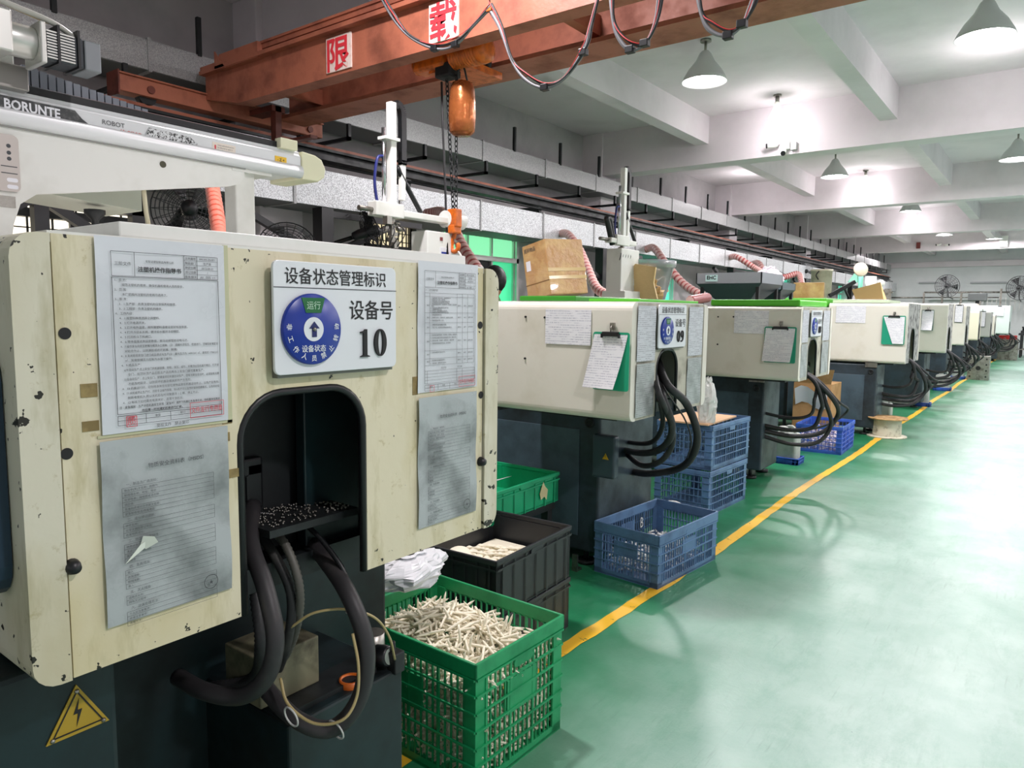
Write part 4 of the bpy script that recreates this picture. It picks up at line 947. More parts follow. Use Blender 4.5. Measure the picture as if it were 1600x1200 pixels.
# ================================================================== MACHINES 9 - 1
def loops(X, y0, w_, zb, seed, r=.016, spread=1.0):
    random.seed(seed); out = []
    for k, (rr, a, b, lo) in enumerate(((r, .10, .10, .42), (r*1.15, .22, .30, .36), (r*.8, .05, .02, .52), (r, .18, .22, .30), (r*.6, .3, .4, .4))):
        j = lambda: random.uniform(-.02, .02); yy = y0+w_*.42
        out.append(([(X-.15, yy+j(), zb+.1), (X+.02, yy+.03*k, zb), (X+a*.6*spread+j(), yy+b*.5, zb-.17), (X+a*.65*spread, yy+b+j(), lo+.17), (X+a*.2, yy+b*.8, lo+.03+j()), (X-.14, yy+b*.4, lo), (X-.36, yy, lo+.04+j())], rr))
    return out
y0 = 3.06
h9 = [([PX(u, v, x) for u, v, x in q], r) for q, r in (
    ([(1024, 570, -1.6), (1034, 615, -1.42), (1050, 665, -1.39), (1040, 695, -1.45), (1010, 708, -1.6), (965, 702, -1.95)], .017),
    ([(1026, 560, -1.6), (1042, 600, -1.42), (1072, 630, -1.38), (1089, 675, -1.36), (1083, 710, -1.40), (1060, 732, -1.52), (1010, 740, -1.72), (970, 732, -2.0)], .019),
    ([(1023, 580, -1.6), (1030, 620, -1.43), (1035, 665, -1.46), (1015, 692, -1.6), (970, 690, -1.95)], .012),
    ([(1022, 570, -1.6), (1028, 610, -1.41), (1048, 660, -1.40), (1050, 695, -1.42), (1030, 722, -1.5), (1000, 726, -1.66), (970, 700, -1.95)], .014),
    ([(1026, 575, -1.6), (1040, 610, -1.40), (1070, 655, -1.36), (1080, 690, -1.36), (1074, 715, -1.42)], .004))]
m9 = machine(-1.45, 2.76, 3.59, .87, 1.385, .76, 'second machine of the row, white sign 09, green hood strip', CREAMD, CREAM, (-1.84, 3.2), (3.02, 3.245, 1.172, .09), green=None, hoses=h9)
sign_plate(m9, -1.45, 2.985, 1.182, .295, .198, '09')
MB().box(-2.1, -1.78, 2.84, 3.5, 1.389, 1.415).build('green_hood', mat('dark_green_paint', S(52, 140, 36), .4), m9, bevel=.006)
MB().box(-1.72, -1.47, 2.86, 3.52, 1.389, 1.402).build('green_strip', GREENP, m9, bevel=.003)
p = PY(947, 712, 3.19)
MB().box(p.x-.06, p.x+.07, 3.15, 3.2, p.z-.11, p.z+.11).build('junction_box', mat('slate_box', S(58, 72, 82), .35), m9, bevel=.01)
warning(m9, (p.x+.02, 3.149, p.z-.01), .035, (1, 0, 0), (0, -1, 0), False)
MB().box(-2.30, -2.215, 2.80, 2.86, .87, 1.36).build('green_trim', GREENP, m9, bevel=.03)
MB().prism([(0, 0), (.05, 0), (.05, .012), (.012, .012), (.012, .09), (0, .09)], (-1.93, 3.10, 0), (0, 1, 0), (0, 0, 1), (1, 0, 0), .03).build('floor_bracket', STEEL, m9)
p = PX(795, 845, -1.7)
for (u, v) in ((821, 495), (851, 496), (820, 560)):
    p = PY(u, v, 2.756); MB().cyl((p.x, 2.754, p.z), (p.x, 2.76, p.z), .005).build('screw_hole', INK, m9)
m8 = machine(-1.5, 5.46, 6.37, .845, 1.39, .86, 'third machine of the row, white sign 08, blue basket beside it', CREAMD, CREAM, (-1.83, 5.76), (5.72, 5.955, 1.15, .09), green=(-2.2, -1.52, .055), hoses=loops(-1.5, 5.5, .8, .83, 8), bw=.42)
sign_plate(m8, -1.5, 5.685, 1.172, .30, .198, '08')
for (u, v) in ((1122, 495), (1146, 495), (1121, 538)):
    p = PY(u, v, 5.457); MB().cyl((p.x, 5.455, p.z), (p.x, 5.46, p.z), .006).build('screw_hole', INK, m8)
m7 = machine(-1.3, 8.75, 9.68, .81, 1.46, .80, 'fourth machine of the row, grey peeling end, teal clipboard on its side', GREYEND, CREAM, (-1.56, 8.75), (9.05, 9.33, 1.19, .11), green=None, hoses=loops(-1.3, 8.75, .9, .81, 7, .018, 1.2), bw=.45)
MB().box(-2.08, -1.5, 8.85, 9.55, 1.47, 1.50).build('top_lid', mat('pale_green_white_paint', S(206, 222, 190), .35), m7)
MB().box(-2.9, -2.12, 8.72, 9.6, 1.42, 1.52).build('green_hood', GREENP, m7, bevel=.01)
far = []
for i, (X_, Y_, w_, lab, facem, sidem, zt_) in enumerate((
    (-1.25, 11.75, .75, 'fifth machine of the row, white side with open clipboard hanging', GREYEND, CREAM, 1.50),
    (-1.32, 15.0, .75, 'sixth machine of the row, with narrow white clipboard sheet', GREYEND, CREAM, 1.50),
    (-1.36, 18.2, .6, 'seventh machine of the row, yellowish cream with dark arch', GREYEND, mat('yellow_cream_paint', S(222, 218, 194), .4), 1.42),
    (-1.34, 21.2, .7, 'eighth machine of the row, pale grey side', GREYEND, mat('pale_grey_paint', S(186, 188, 182), .4), 1.42),
    (-1.36, 23.0, .6, 'ninth machine of the row, small cream one before the last', GREYEND, CREAM, 1.36),
    (-1.14, 25.2, .9, 'last machine of the row, pale aqua side by the far wall', mat('aqua_paint', S(196, 210, 204), .4), mat('aqua_paint', S(196, 210, 204), .4), 1.62))):
    a = Y_+w_*.3; b = Y_+w_*.62
    m_ = machine(X_, Y_, Y_+w_, .81, zt_, .8 if i < 3 else 1.0, lab, facem, sidem, (X_-.25, Y_+.06), (a, b, 1.17, .1), hoses=loops(X_, Y_, w_, .81, 20+i, .02, 1.3), simple=True, bw=min(.6, w_))
    MB().box(X_-2.2, X_-.82, Y_+.1, Y_+w_-.1, zt_-.1, zt_+.06).build('hood', CREAM, m_, bevel=.01); far.append(m_)
# sheets and clipboards on machines 9, 8, 7 ...
def ysheet(name, label, Yp, u0, v0, u1, v1, m_, group=None):  # sheet on a side panel facing -Y
    a = PY(u0, v0, Yp); b = PY(u1, v1, Yp); mb = MB()
    mb.grid(lambda u, v: (a.x+(b.x-a.x)*u, Yp-.002-.003*math.sin(u*6)*v, b.z+(a.z-b.z)*v), 6, 6)
    o = mb.build(name, m_, loc=((a.x+b.x)/2, Yp, (a.z+b.z)/2)); tag(o, label, 'notice', group); return o
ysheet('handwritten_form', 'handwritten form taped up left of the clipboard with the green grid cover', 2.757, 853, 483, 923, 540, HANDW)
ysheet('handwritten_form', 'handwritten form taped partly behind the thick white clipboard', 5.457, 1148, 485, 1200, 522, HANDW)
ysheet('handwritten_form', 'ruled form taped on the side of the fourth machine', 8.747, 1307, 478, 1352, 505, HANDW)
for k, (a, b, lb) in enumerate(((2.80, 2.975, 'left'), (3.355, 3.53, 'right'))):
    sheet('laminated_sheet', 'upper laminated instruction sheet at the %s of the 09 sign' % lb, -1.45+.008*(k == 0), a, b, 1.13, 1.372, PRINT, 'notice', 'notices on machine 9')
    sheet('laminated_sheet', 'lower grey laminated sheet at the %s of the arch on machine 9' % lb, -1.45+.008*(k == 0), a, b, .885, 1.12, PRINTD, 'notice', 'notices on machine 9')
for k, (a, b) in enumerate(((5.50, 5.67), (6.08, 6.29))):
    sheet('laminated_sheet', 'laminated instruction sheet %s the 08 sign' % ('left of' if k == 0 else 'right of'), -1.499+.002, a, b, 1.13, 1.37, PRINT, 'notice', 'notices on machine 8')
    sheet('laminated_sheet', 'lower laminated sheet %s on machine 8' % ('left of the arch' if k == 0 else 'right of the arch'), -1.499+.002, a, b, .87, 1.12, PRINTD, 'notice', 'notices on machine 8')
def clipboard(label, Yp, u0, v0, u1, v1, board, curl=.03, sw=0, sheetm=HANDW, cover=True):
    a = PY(u0, v0, Yp); b = PY(u1, v1, Yp); w_ = b.x-a.x; h_ = a.z-b.z
    t = thing('clipboard', label, 'clipboard', ((a.x+b.x)/2, Yp-.01, b.z), 'clipboards hanging on the machine sides')
    MB().prism(rrect(w_, h_, .012), (a.x, Yp-.012, b.z), (1, 0, 0), (0, 0, 1), (0, -1, 0), .004).build('board', board, t)
    mb = MB(); s0, s1 = (sw, .02) if sw >= 0 else (.02, -sw)
    def f(u, v):  # v 1 at the clip, 0 free lower edge
        x = a.x+w_*(.04+.92*u)
        if sw > 0: x -= w_*sw*(1-v)*1.0
        if sw < 0: x = a.x+w_*(.04+.92*u)+(-sw)*w_*(1-v)*(1-u)
        return (x, Yp-.018-curl*(1-v)**2*(.4+.6*u), b.z+h_*(.03+.93*v))
    mb.grid(f, 6, 8).build('papers', sheetm, t)
    cx = (a.x+b.x)/2
    MB().box(cx-w_*.22, cx+w_*.22, Yp-.03, Yp-.012, a.z-.018, a.z+.002).box(cx-w_*.25, cx-w_*.22, Yp-.032, Yp-.012, a.z-.025, a.z-.005).box(cx+w_*.22, cx+w_*.25, Yp-.032, Yp-.012, a.z-.025, a.z-.005).build('clip', BLACK, t, bevel=.003)
    MB().box(cx-.012, cx+.012, Yp-.008, Yp-.002, a.z+.01, a.z+.04).tube([(cx, Yp-.004, a.z+.03), (cx, Yp-.02, a.z+.02), (cx, Yp-.02, a.z+.002)], .003, 6).build('hook', STEEL, t)
    return t
clipboard('teal clipboard with grid cover and loose white papers on machine 9', 2.757, 930, 518, 984, 612, mat('green_cutting_mat', S(20, 160, 120), .4), .03, .28)
clipboard('clipboard thick with white forms on machine 8, green edge showing', 5.457, 1196, 510, 1243, 568, TEALB, .05, .06)
clipboard('teal folder clipboard with diagonal paper on the fourth machine', 8.747, 1380, 493, 1413, 539, TEALB, .01, -.45)
clipboard('clipboard with lifted white sheet over grey board on the fifth machine', 11.747, 1441, 484, 1458, 517, mat('grey_board', S(130, 150, 140), .4), .12)
clipboard('narrow clipboard with white form on the sixth machine', 14.997, 1493, 476, 1504, 504, mat('dark_board', S(60, 64, 64), .4), .02)
clipboard('small clipboard with curled sheet on the eighth machine', 21.197, 1530, 486, 1539, 511, mat('dark_board', S(60, 64, 64), .4), .04)
clipboard('white form clipped on the last pale aqua machine', 25.197, 1556, 478, 1568, 494, PAPERW, .01)
# ================================================================== FLOOR THINGS
def canister(label, loc, s_=1, tray=True):
    t = thing('plastic_canister', label, 'jerrycan', (loc[0], loc[1], .05 if tray else 0), 'translucent canisters by the yellow line')
    CM = mat('milky_canister_plastic', S(176, 180, 176), .4, dirt=S(140, 146, 142), dscale=10)
    z = .02 if tray else 0; x, y = loc[0], loc[1]; w_ = .09*s_; d_ = .075*s_; h_ = .22*s_
    MB().box(x-w_, x+w_, y-d_, y+d_, z, z+h_).build('body', CM, t, bevel=.025, seg=3)
    MB().lathe([(.03*s_, 0), (.03*s_, .03*s_), (.034*s_, .032*s_), (.034*s_, .05*s_), (0, .052*s_)], (x-w_*.3, y, z+h_-.005)).build('neck', CM, t)
    MB().tube(spline([(x-w_*.1, y, z+h_), (x, y, z+h_+.045*s_), (x+w_*.5, y, z+h_+.045*s_), (x+w_*.7, y, z+h_-.01)], 5), .011*s_, 8).build('handle', CM, t)
    if tray:
        q = crate('drip_tray', 'small blue tray under '+label.replace('milky canister', 'the milky canister'), 'tray', .22*s_, .17*s_, .06, CRB2, .012, loc=(x, y, 0), solid=True, hand=False, group='blue drip trays')
    return t
p = PZ(1228, 722, 0); canister('milky canister nearest the camera, in front of machine 8', (p.x, p.y+.0), 1.15)
p = PZ(1438, 634, 0); canister('milky canister beside the yellow line past the cable spool', (p.x, p.y), 1.15)
p = PZ(1472, 610, 0); canister('milky canister third from the camera, farther along the line', (p.x, p.y), 1.2)
p = PZ(1496, 592, 0); canister('milky canister farthest along the line, just before the steel mould', (p.x, p.y), 1.2)
p = PZ(1377, 665, 0); canister('milky canister without tray behind the cable spool', (p.x-.05, p.y+.35), 1.1, tray=False)
bb = crate('laundry_basket', 'bright blue tapered basket full of scrap beside machine 8', 'basket', .42, .62, .27, CRB2, .03, 9, 4, (-1.79, 7.62, 0), R(2))
random.seed(9); mb = MB()
for i in range(500):
    c = Vector((-1.79+random.uniform(-.19, .19), 7.62+random.uniform(-.29, .29), .02+random.random()*.16)); d = Vector((random.gauss(0, 1), random.gauss(0, 1), random.gauss(0, .6))).normalized()*.02; mb.tube([c-d, c+d], .007, 4)
o = mb.build('pale_scrap_fill', mat('pale_pink_white_plastic', S(224, 212, 222), .4), kind='stuff'); tag(o, 'pale plastic scrap filling the bright blue basket', 'plastic parts')
sp = PZ(1382, 684, 0); s_ = thing('cable_spool', 'white cable spool with brown wooden top flange on the yellow line', 'spool', (sp.x, sp.y+.12, 0)); c = (sp.x, sp.y+.12, 0)
WD = mat('worn_wood_flange', S(196, 160, 110), .7, dirt=S(120, 80, 44), dscale=20)
SW = mat('stained_white_drum', S(206, 200, 180), .55, dirt=S(120, 108, 84), dscale=14, damt=(.55, .75))
MB().lathe([(0, 0), (.2, 0), (.2, .012), (.13, .014)], c).build('lower_flange', SW, s_)
MB().lathe([(.145, .012), (.14, .20)], c).build('drum', SW, s_)
MB().lathe([(.1, .2), (.2, .2), (.2, .214), (.03, .214), (.03, .2)], c).build('upper_flange', WD, s_)
def mold(label, x0, x1, y0, y1, z1, holes=True):
    t = thing('steel_mould', label, 'mould', ((x0+x1)/2, (y0+y1)/2, 0), 'steel mould blocks on the floor')
    MB().box(x0, x1, y0, y0+(y1-y0)*.45, 0, z1).build('mould_half', STEEL, t, bevel=.004)
    MB().box(x0+.01, x1-.01, y0+(y1-y0)*.47, y1, 0, z1-.01).build('mould_half', STEEL, t, bevel=.004)
    if holes:
        g = MB(); cx = (x0+x1)/2
        for fx in (x0+.05, x1-.05):
            for fz in (.15, .4, .65, .88): g.cyl((fx, y0-.002, z1*fz), (fx, y0+.001, z1*fz), .018, seg=12)
        g.cyl((cx, y0-.002, z1*.5), (cx, y0+.001, z1*.5), .045).build('bolt_holes', BLACK, t)
    MB().torus(((x0+x1)/2, y0+.1, z1+.025), (0, 1, 0), .025, .007).build('eye_bolt', STEEL, t)
p = PZ(1510, 593, 0); q = PZ(1546, 593, 0); mold('square steel mould block with drilled holes beside the yellow line', p.x, q.x, p.y, p.y+.5, .5)
p = PZ(1552, 562, 0); q = PZ(1590, 562, 0); mold('far ribbed steel mould block with red toolbox on it', p.x-.1, q.x, p.y, p.y+.8, .62, False)
bx_, by_ = q.x-.35, p.y+.2
t = thing('toolbox', 'red toolbox on the far steel mould', 'toolbox', (bx_, by_, .62)); MB().box(bx_-.45, bx_+.3, by_, by_+.35, .62, .74).build('box_body', mat('red_enamel', S(190, 40, 36), .4), t, bevel=.01); MB().tube([(bx_-.2, by_+.17, .74), (bx_-.1, by_+.17, .79), (bx_+.1, by_+.17, .74)], .01, 6).build('handle', BLACK, t)
o = MB().box(bx_-.35, bx_+.1, by_+.02, by_+.33, .80, 1.02).build('carton', CARD, loc=(bx_, by_, .8)); tag(o, 'small brown carton on the far red toolbox', 'box')
# workbench clutter at the far right
t = thing('workbench', 'dark cluttered workbench by the far wall at the right edge', 'workbench', (-.2, 28.5, 0))
MB().box(-1.0, 1.2, 28.2, 29.2, .72, .78).build('bench_top', DARK, t)
for x in (-.95, 1.1):
    for y in (28.25, 29.1): MB().box(x, x+.06, y, y+.06, 0, .72).build('leg', DARK, t)
MB().box(-1.0, 1.2, 28.2, 29.2, .25, .28).build('shelf', STEEL, t)
random.seed(4)
for i in range(9):
    x = -.95+.24*i; h_ = random.uniform(.12, .5); o = MB(); d_ = .17
    o.box(x, x+d_, 28.3, 28.7, .782, .782+h_*.4).cyl((x+.08, 28.5, .782+h_*.4), (x+.08, 28.5, .782+h_), .05).box(x+.02, x+.14, 28.35, 28.6, .782+h_*.8, .782+h_)
    ob = o.build('machine_part', [DARK, STEEL, mat('green_machine', S(50, 74, 60), .5)][i % 3], loc=(x, 28.5, .782)); tag(ob, 'dark machine part lying on the far workbench', 'machine part', 'clutter on the far workbench')
# small white thing behind slate crate
o = MB().tube(spline([(-1.80, 3.86, .01), (-1.80, 3.86, .16), (-1.78, 3.87, .21), (-1.72, 3.9, .22), (-1.68, 3.92, .18)], 5), .022, 10).build('white_pipe_elbow', mat('white_pipe', S(206, 206, 200), .4), loc=(-1.8, 3.75, 0)); tag(o, 'white bent pipe end behind the slate blue crate marked B', 'pipe')
bx9 = MB().box(-2.25, -1.85, 8.1, 8.5, .3, .72).build('carton', CARD, bevel=.004, loc=(-2.05, 8.3, .3))
bpy.data.objects.remove(bx9)
t = thing('carton', 'open brown carton with white lining behind the bright blue basket', 'box', (-2.05, 8.25, 0))
MB().box(-2.25, -1.86, 8.08, 8.5, 0, .6).build('carton_body', CARD, t, bevel=.004); MB().prism([(0, 0), (.36, 0), (.4, .16), (.02, .14)], (-2.23, 8.08, .6), (1, 0, 0), (0, -.4, 1), (0, 1, 0), .004).build('flap', CARD, t)
MB().grid(lambda u, v: (-2.22+.33*u, 8.07-.06*v, .36+.18*v+.04*math.sin(u*6)), 5, 4).build('lining', PAPERW, t)
# ================================================================== ROBOTS
rb = thing('take_out_robot', 'big white beam take-out robot with maker lettering above machine 10', 'robot', (-1.95, .9, 1.45))
XR = -1.9
# main beam along the machine width
MB().prism([(0, 1.752), (.0, 1.81), (-.008, 1.816), (-.008, 1.826), (-.16, 1.826), (-.16, 1.752)], (XR, -.6, 0), (1, 0, 0), (0, 0, 1), (0, 1, 0), 2.03).build('beam', mat('white_anodised_beam', S(222, 224, 226), .28), rb, bevel=.006)
MB().tube([(XR-.008, -.6, 1.764), (XR-.008, 1.43, 1.764)], .02, 12).build('beam_lip', MC['white_anodised_beam'], rb)
MB().box(XR-.17, XR-.01, -.6, 1.38, 1.826, 1.842).build('black_rail', BLACK, rb)
MB().box(XR-.05, XR-.02, -.6, 1.34, 1.842, 1.846).build('silver_strip', CHROME, rb)
MB().prism([(0, 1.742), (.06, 1.742), (.085, 1.758), (.09, 1.785), (.075, 1.812), (.05, 1.822), (0, 1.826)], (XR+.004, 1.43, 0), (0, 1, 0), (0, 0, 1), (1, 0, 0), -.17).build('beam_end_cap', mat('ivory_cap', S(224, 222, 190), .4), rb, bevel=.004)
MB().box(XR-.02, XR+.01, 1.35, 1.41, 1.822, 1.852).build('cap_bracket', MC['ivory_cap'], rb, bevel=.002)
# chain wedge (cable chain lying on the beam)
for k in range(16):
    y = .69+k*.018; h_ = .042*(1-k/17); MB().box(XR-.1, XR-.03, y, y+.015, 1.842, 1.85+h_).build('cable_chain_link', mat('grey_chain_link', S(120, 124, 134), .45), rb)
# big web plate with arched lower edge
pl = [(-.6, 1.50), (.645, 1.50), (.65, 1.53), (.665, 1.575), (.70, 1.602), (.9, 1.637), (1.19, 1.688), (1.225, 1.70), (1.24, 1.722), (1.24, 1.752), (-.6, 1.752)]
mb = MB(); o_ = (XR-.012, 0, 0)
for a, b in zip(pl[1:9], pl[2:10]):
    if b[0] > a[0]: mb.prism([a, b, (b[0], 1.752), (a[0], 1.752)], o_, (0, 1, 0), (0, 0, 1), (1, 0, 0), -.02)
mb.box(XR-.032, XR-.012, -.6, .645, 1.50, 1.752).build('web_plate', WHITE, rb)
MB().box(XR-.03, XR-.005, -.6, 1.24, 1.742, 1.75).build('plate_edge', mat('grey_edge_seal', S(150, 150, 146), .5), rb)  # narrow grey strip along the top of the web plate
MB().cyl((XR-.014, 1.0, 1.718), (XR-.0105, 1.0, 1.718), .0085).build('plate_hole', mat('olive_dark', S(74, 72, 54), .6), rb)
a = .645; MB().box(XR-.05, XR-.01, -.6, .655, 1.565, 1.59).build('weld_seam', STEEL, rb)
MB().prism(rrect(.07, .125, .012), (XR-.01, .595, 1.6), (0, 1, 0), (0, 0, 1), (1, 0, 0), .006).build('slotted_plate', mat('satin_steel_plate', S(196, 188, 182), .35, .3), rb)
g = MB()
for i, z in enumerate((1.7, 1.685, 1.672)): g.cyl((XR-.004, .645, z), (XR-.0035, .645, z), .0045, seg=10)
for z in (1.655, 1.64): g.box(XR-.004, XR-.0035, .628, .66, z-.001, z+.001)
g.build('plate_slots', INKG, rb)
for z in (1.625, 1.61): MB().prism(rrect(.022, .009, .004), (XR-.0042, .638, z-.004), (0, 1, 0), (0, 0, 1), (1, 0, 0), .0008).build('slot', PAPERW, rb)
# leg
MB().box(XR-.09, XR-.03, 1.222, 1.285, 1.452, 1.752).build('leg', WHITE, rb, bevel=.004)
MB().box(XR-.11, XR-.01, 1.20, 1.33, 1.735, 1.745).build('leg_flange', WHITE, rb)
# decals: black band with maker name, worn second decal
dm_ = mat('worn_black_decal', S(52, 54, 56), .45, dirt=S(120, 120, 118), dscale=40, damt=(.5, .7))
d = MB().prism([(.55, 1.772), (.83, 1.770), (.80, 1.79), (.785, 1.806), (.55, 1.808)], (XR+.001, 0, 0), (0, 1, 0), (0, 0, 1), (1, 0, 0), .0012).build('maker_decal', dm_, rb)
MB().text('BORUNTE', .029, (XR+.0028, .638, 1.781), xs=.86, bold=.03).build('maker_lettering', PAPERW, d)
def worn(name, c):
    t_ = NT(name); f = t_.band(t_.noise(160, 5, .8), .47, .5); t_.set('Base Color', t_.mix(f, c, S(222, 224, 226))); MC[name] = t_.m; return t_.m
WD1 = worn('flaking_black_decal', S(36, 36, 38))
d2 = MB().prism([(.95, 1.782), (1.0, 1.772), (1.07, 1.770), (1.092, 1.784), (1.07, 1.80), (.96, 1.802)], (XR+.001, 0, 0), (0, 1, 0), (0, 0, 1), (1, 0, 0), .0012).build('arrow_decal', WD1, rb)
MB().text('ROBOT', .016, (XR+.0015, .845, 1.788), bold=.0).build('model_lettering', INKG, rb)
MB().text('伯朗特', .012, (XR+.0015, .885, 1.774), bold=.0, xs=1.6).build('red_lettering', mat('flaking_red_print', S(208, 84, 70), .5), rb)
d3 = MB().box(XR, XR+.0014, 1.135, 1.205, 1.765, 1.80).build('warning_label', mat('cream_label', S(232, 222, 210), .5), rb)
T = MB().text('!', .028, (XR+.002, 1.139, 1.773), bold=.03)
T.build('exclamation_mark', INKR, d3); T = MB()
for k, s_ in enumerate(('Only authorized person', 'be allowed to open it', 'Cut off power supply')): T.text(s_, .0052, (XR+.002, 1.15, 1.792-.0068*k))
T.text('BORUNTE', .006, (XR+.002, 1.17, 1.768), bold=.03).build('label_text', INKG, d3)
d4 = MB().box(XR, XR+.0014, 1.335, 1.375, 1.778, 1.797).build('axis_label', YEL, rb); MB().text('- Z +', .012, (XR+.002, 1.355, 1.783), align='C', bold=.02).build('label_text', INK, d4)
# carriage, upright and servo motor
MB().box(XR-.12, XR+.02, .56, .685, 1.822, 1.875).build('carriage', mat('carriage_alu', S(150, 146, 142), .35, .6), rb, bevel=.003)
MB().box(XR-.10, XR+.0, .45, .665, 1.865, 1.95).build('upright', WHITE, rb, bevel=.004)
mo = MB(); X0 = -1.80; zc = PX(85, 78, X0).z
mb = MB().box(X0-.035, X0+.035, .675, .755, zc-.034, zc+.03)
mb.build('servo_motor', mat('dark_anodised_motor', S(66, 70, 74), .35, .5), rb, bevel=.004)
for k in range(10): MB().box(X0+.035, X0+.038, .68, .735, zc-.03+k*.006, zc-.027+k*.006).build('cooling_fin', ALU, rb)
MB().box(X0-.037, X0+.037, .755, .79, zc-.036, zc+.028).build('motor_end_cap', mat('grey_cap', S(130, 134, 138), .4, .4), rb, bevel=.003)
MB().box(X0-.045, X0+.045, .665, .677, zc-.045, zc+.04).build('motor_flange', ALU, rb, bevel=.003)
MB().cyl((X0, .60, zc), (X0, .667, zc), .034).box(X0-.045, X0+.045, .5, .615, zc-.04, zc+.045).build('gearbox', ALU, rb, bevel=.004)
MB().tube(spline([(X0+.02, .50, zc+.075), (X0+.02, .62, zc+.062), (X0+.02, .70, zc+.05), (X0+.02, .745, zc+.03)], 6), .0065, 8).build('motor_cable', mat('silver_braid', S(180, 178, 170), .4), rb)
MB().tube(spline([(X0+.0, .50, zc+.085), (X0, .60, zc+.07), (X0+.0, .70, zc+.055)], 6), .004, 8).build('motor_cable', mat('amber_sleeve', S(206, 180, 110), .4), rb)
for y in (.70, .74): MB().box(X0-.04, X0+.041, y, y+.005, zc-.038, zc+.042).build('tie_wrap', BLACK, rb)
# box and funnel hanging under the plate (loader of machine 10)
t = thing('hopper_loader', 'pale green box hopper seen under the big white robot plate', 'hopper', (-2.35, 1.05, 1.45))
a = PX(70, 300, -2.35); b = PX(222, 330, -2.35)
MB().prism([(a.y, a.z+.03), (b.y, a.z+.06), (b.y, b.z), (a.y+.0, b.z+.02)], (-2.35, 0, 0), (0, 1, 0), (0, 0, 1), (1, 0, 0), -.25).build('hopper_box', mat('pale_sage_paint', S(178, 184, 168), .4), t)
p = PX(148, 328, -2.4); MB().lathe([(.03, .0), (.03, -.012), (.012, -.03), (.008, -.1)], p, (0, 0, 1), 14).build('spout', DARK, t)
t = thing('storage_rack', 'dark steel rack behind machine 10 in front of the bright grid window', 'rack', (-4.3, 1.9, 0))
for y in (1.0, 1.55, 2.05): MB().box(-4.34, -4.28, y, y+.07, 0, 2.0).build('post', BLACK, t)
for z in (1.55, 1.86): MB().box(-4.36, -4.28, .9, 2.12, z, z+.08).build('beam', BLACK, t)
MB().bar((-4.31, 1.05, 1.6), (-4.31, 1.55, 1.9), .06).bar((-4.31, 1.6, 1.9), (-4.31, 2.05, 1.62), .05).build('brace', BLACK, t)
MB().box(-4.6, -4.4, .5, 2.1, 1.92, 2.15).build('dark_panel', BLACK, t)  # black sheet added to darken the upper part of the bright window
MB().tube([PX(222, 270, -1.93), PX(228, 330, -1.93), PX(234, 362, -1.93)], .006, 8).build('rope', mat('cream_rope', S(206, 200, 170), .6)); tag(bpy.data.objects['rope'], 'thin cream cable hanging left of the nearest black fan', 'cable')
def picker(label, X0, y_arm, z0, z1, y0, y1, zb_, pick_z, group='small take-out robots', box=True, u=0):
    t = thing('take_out_robot', label, 'robot', (X0, y_arm, zb_), group)
    MB().box(X0-.02, X0+.02, y_arm-.02, y_arm+.02, z0, z1).build('vertical_arm', WHITE, t, bevel=.004)
    MB().cyl((X0, y_arm-.055, z0+.02), (X0, y_arm-.055, z1-.14), .011).build('cylinder', CHROME, t)
    MB().box(X0-.03, X0+.035, y_arm-.07, y_arm+.03, z1-.2, z1-.185).build('clamp_plate', WHITE, t)
    P = spline([(X0, y_arm+.02, z1-.02), (X0, y_arm+.04, z1+.0), (X0, y_arm+.075, z1-.03), (X0, y_arm+.08, z1-.12), (X0, y_arm+.08, z1-.3), (X0, y_arm+.08, z0+.26)], 7)
    ch = MB()
    for a, b in zip(P, P[1:]): ch.bar(a, b, .036, .03, up=(1, 0, 0))
    ch.build('cable_chain', BLACK, t)
    MB().bar((X0, y_arm+.08, z0+.27), (X0, y_arm+.075, z0+.05), .03, .024, up=(1, 0, 0)).build('chain_anchor', WHITE, t)
    MB().tube(spline([(X0, y_arm-.1, z0), (X0, y_arm-.12, z0+.12), (X0, y_arm-.10, z0+.24), (X0, y_arm-.06, z0+.26)], 5), .008, 8).build('blue_hose', mat('navy_air_hose', S(30, 40, 110), .4), t)
    MB().tube(spline([(X0, y_arm+.04, z0+.22), (X0, y_arm+.12, z0+.12), (X0, y_arm+.22, z0)], 5), .014, 8).build('black_hose', BLACK, t)
    MB().box(X0-.03, X0+.03, y0, y1, zb_+.01, zb_+.047).build('cross_beam', WHITE, t, bevel=.006)
    MB().box(X0-.035, X0+.035, y_arm-.14, y_arm+.06, zb_+.0, zb_+.075).build('carriage', WHITE, t, bevel=.005)
    MB().cyl((X0, y0-.12, zb_+.03), (X0, y0, zb_+.03), .013).build('shock_absorber', STEEL, t)
    g = MB(); random.seed(int(abs(y_arm)*10))
    for k in range(14):
        c = Vector((X0+random.uniform(-.04, .04), y_arm+random.uniform(-.07, .07), random.uniform(pick_z, zb_-.02))); s_ = random.uniform(.008, .022)
        if k % 2: g.box(c.x-s_, c.x+s_, c.y-s_, c.y+s_, c.z-s_, c.z+s_*1.4)
        else: g.cyl(c-Vector((0, s_*1.5, 0)), c+Vector((0, s_*1.5, 0)), s_*.7, seg=10)
    g.box(X0-.012, X0+.012, y_arm-.012, y_arm+.012, pick_z, zb_)
    g.build('gripper', STEEL, t)
    g = MB()
    for k in range(5):
        c = Vector((X0+.02, y_arm-.05+.02*k, zb_-.03)); g.tube(spline([c, c+Vector((.03, -.06+.02*k, -.05)), c+Vector((.0, -.03, -.10-.01*k)), c+Vector((-.01, .0, -.12))], 5), .003, 6)
    g.build('air_tubes', BLACK, t, kind='stuff')
    return t
y_arm = 2.75; X9 = PY(612, 250, y_arm).x; q = lambda u, v: PX(u, v, X9)
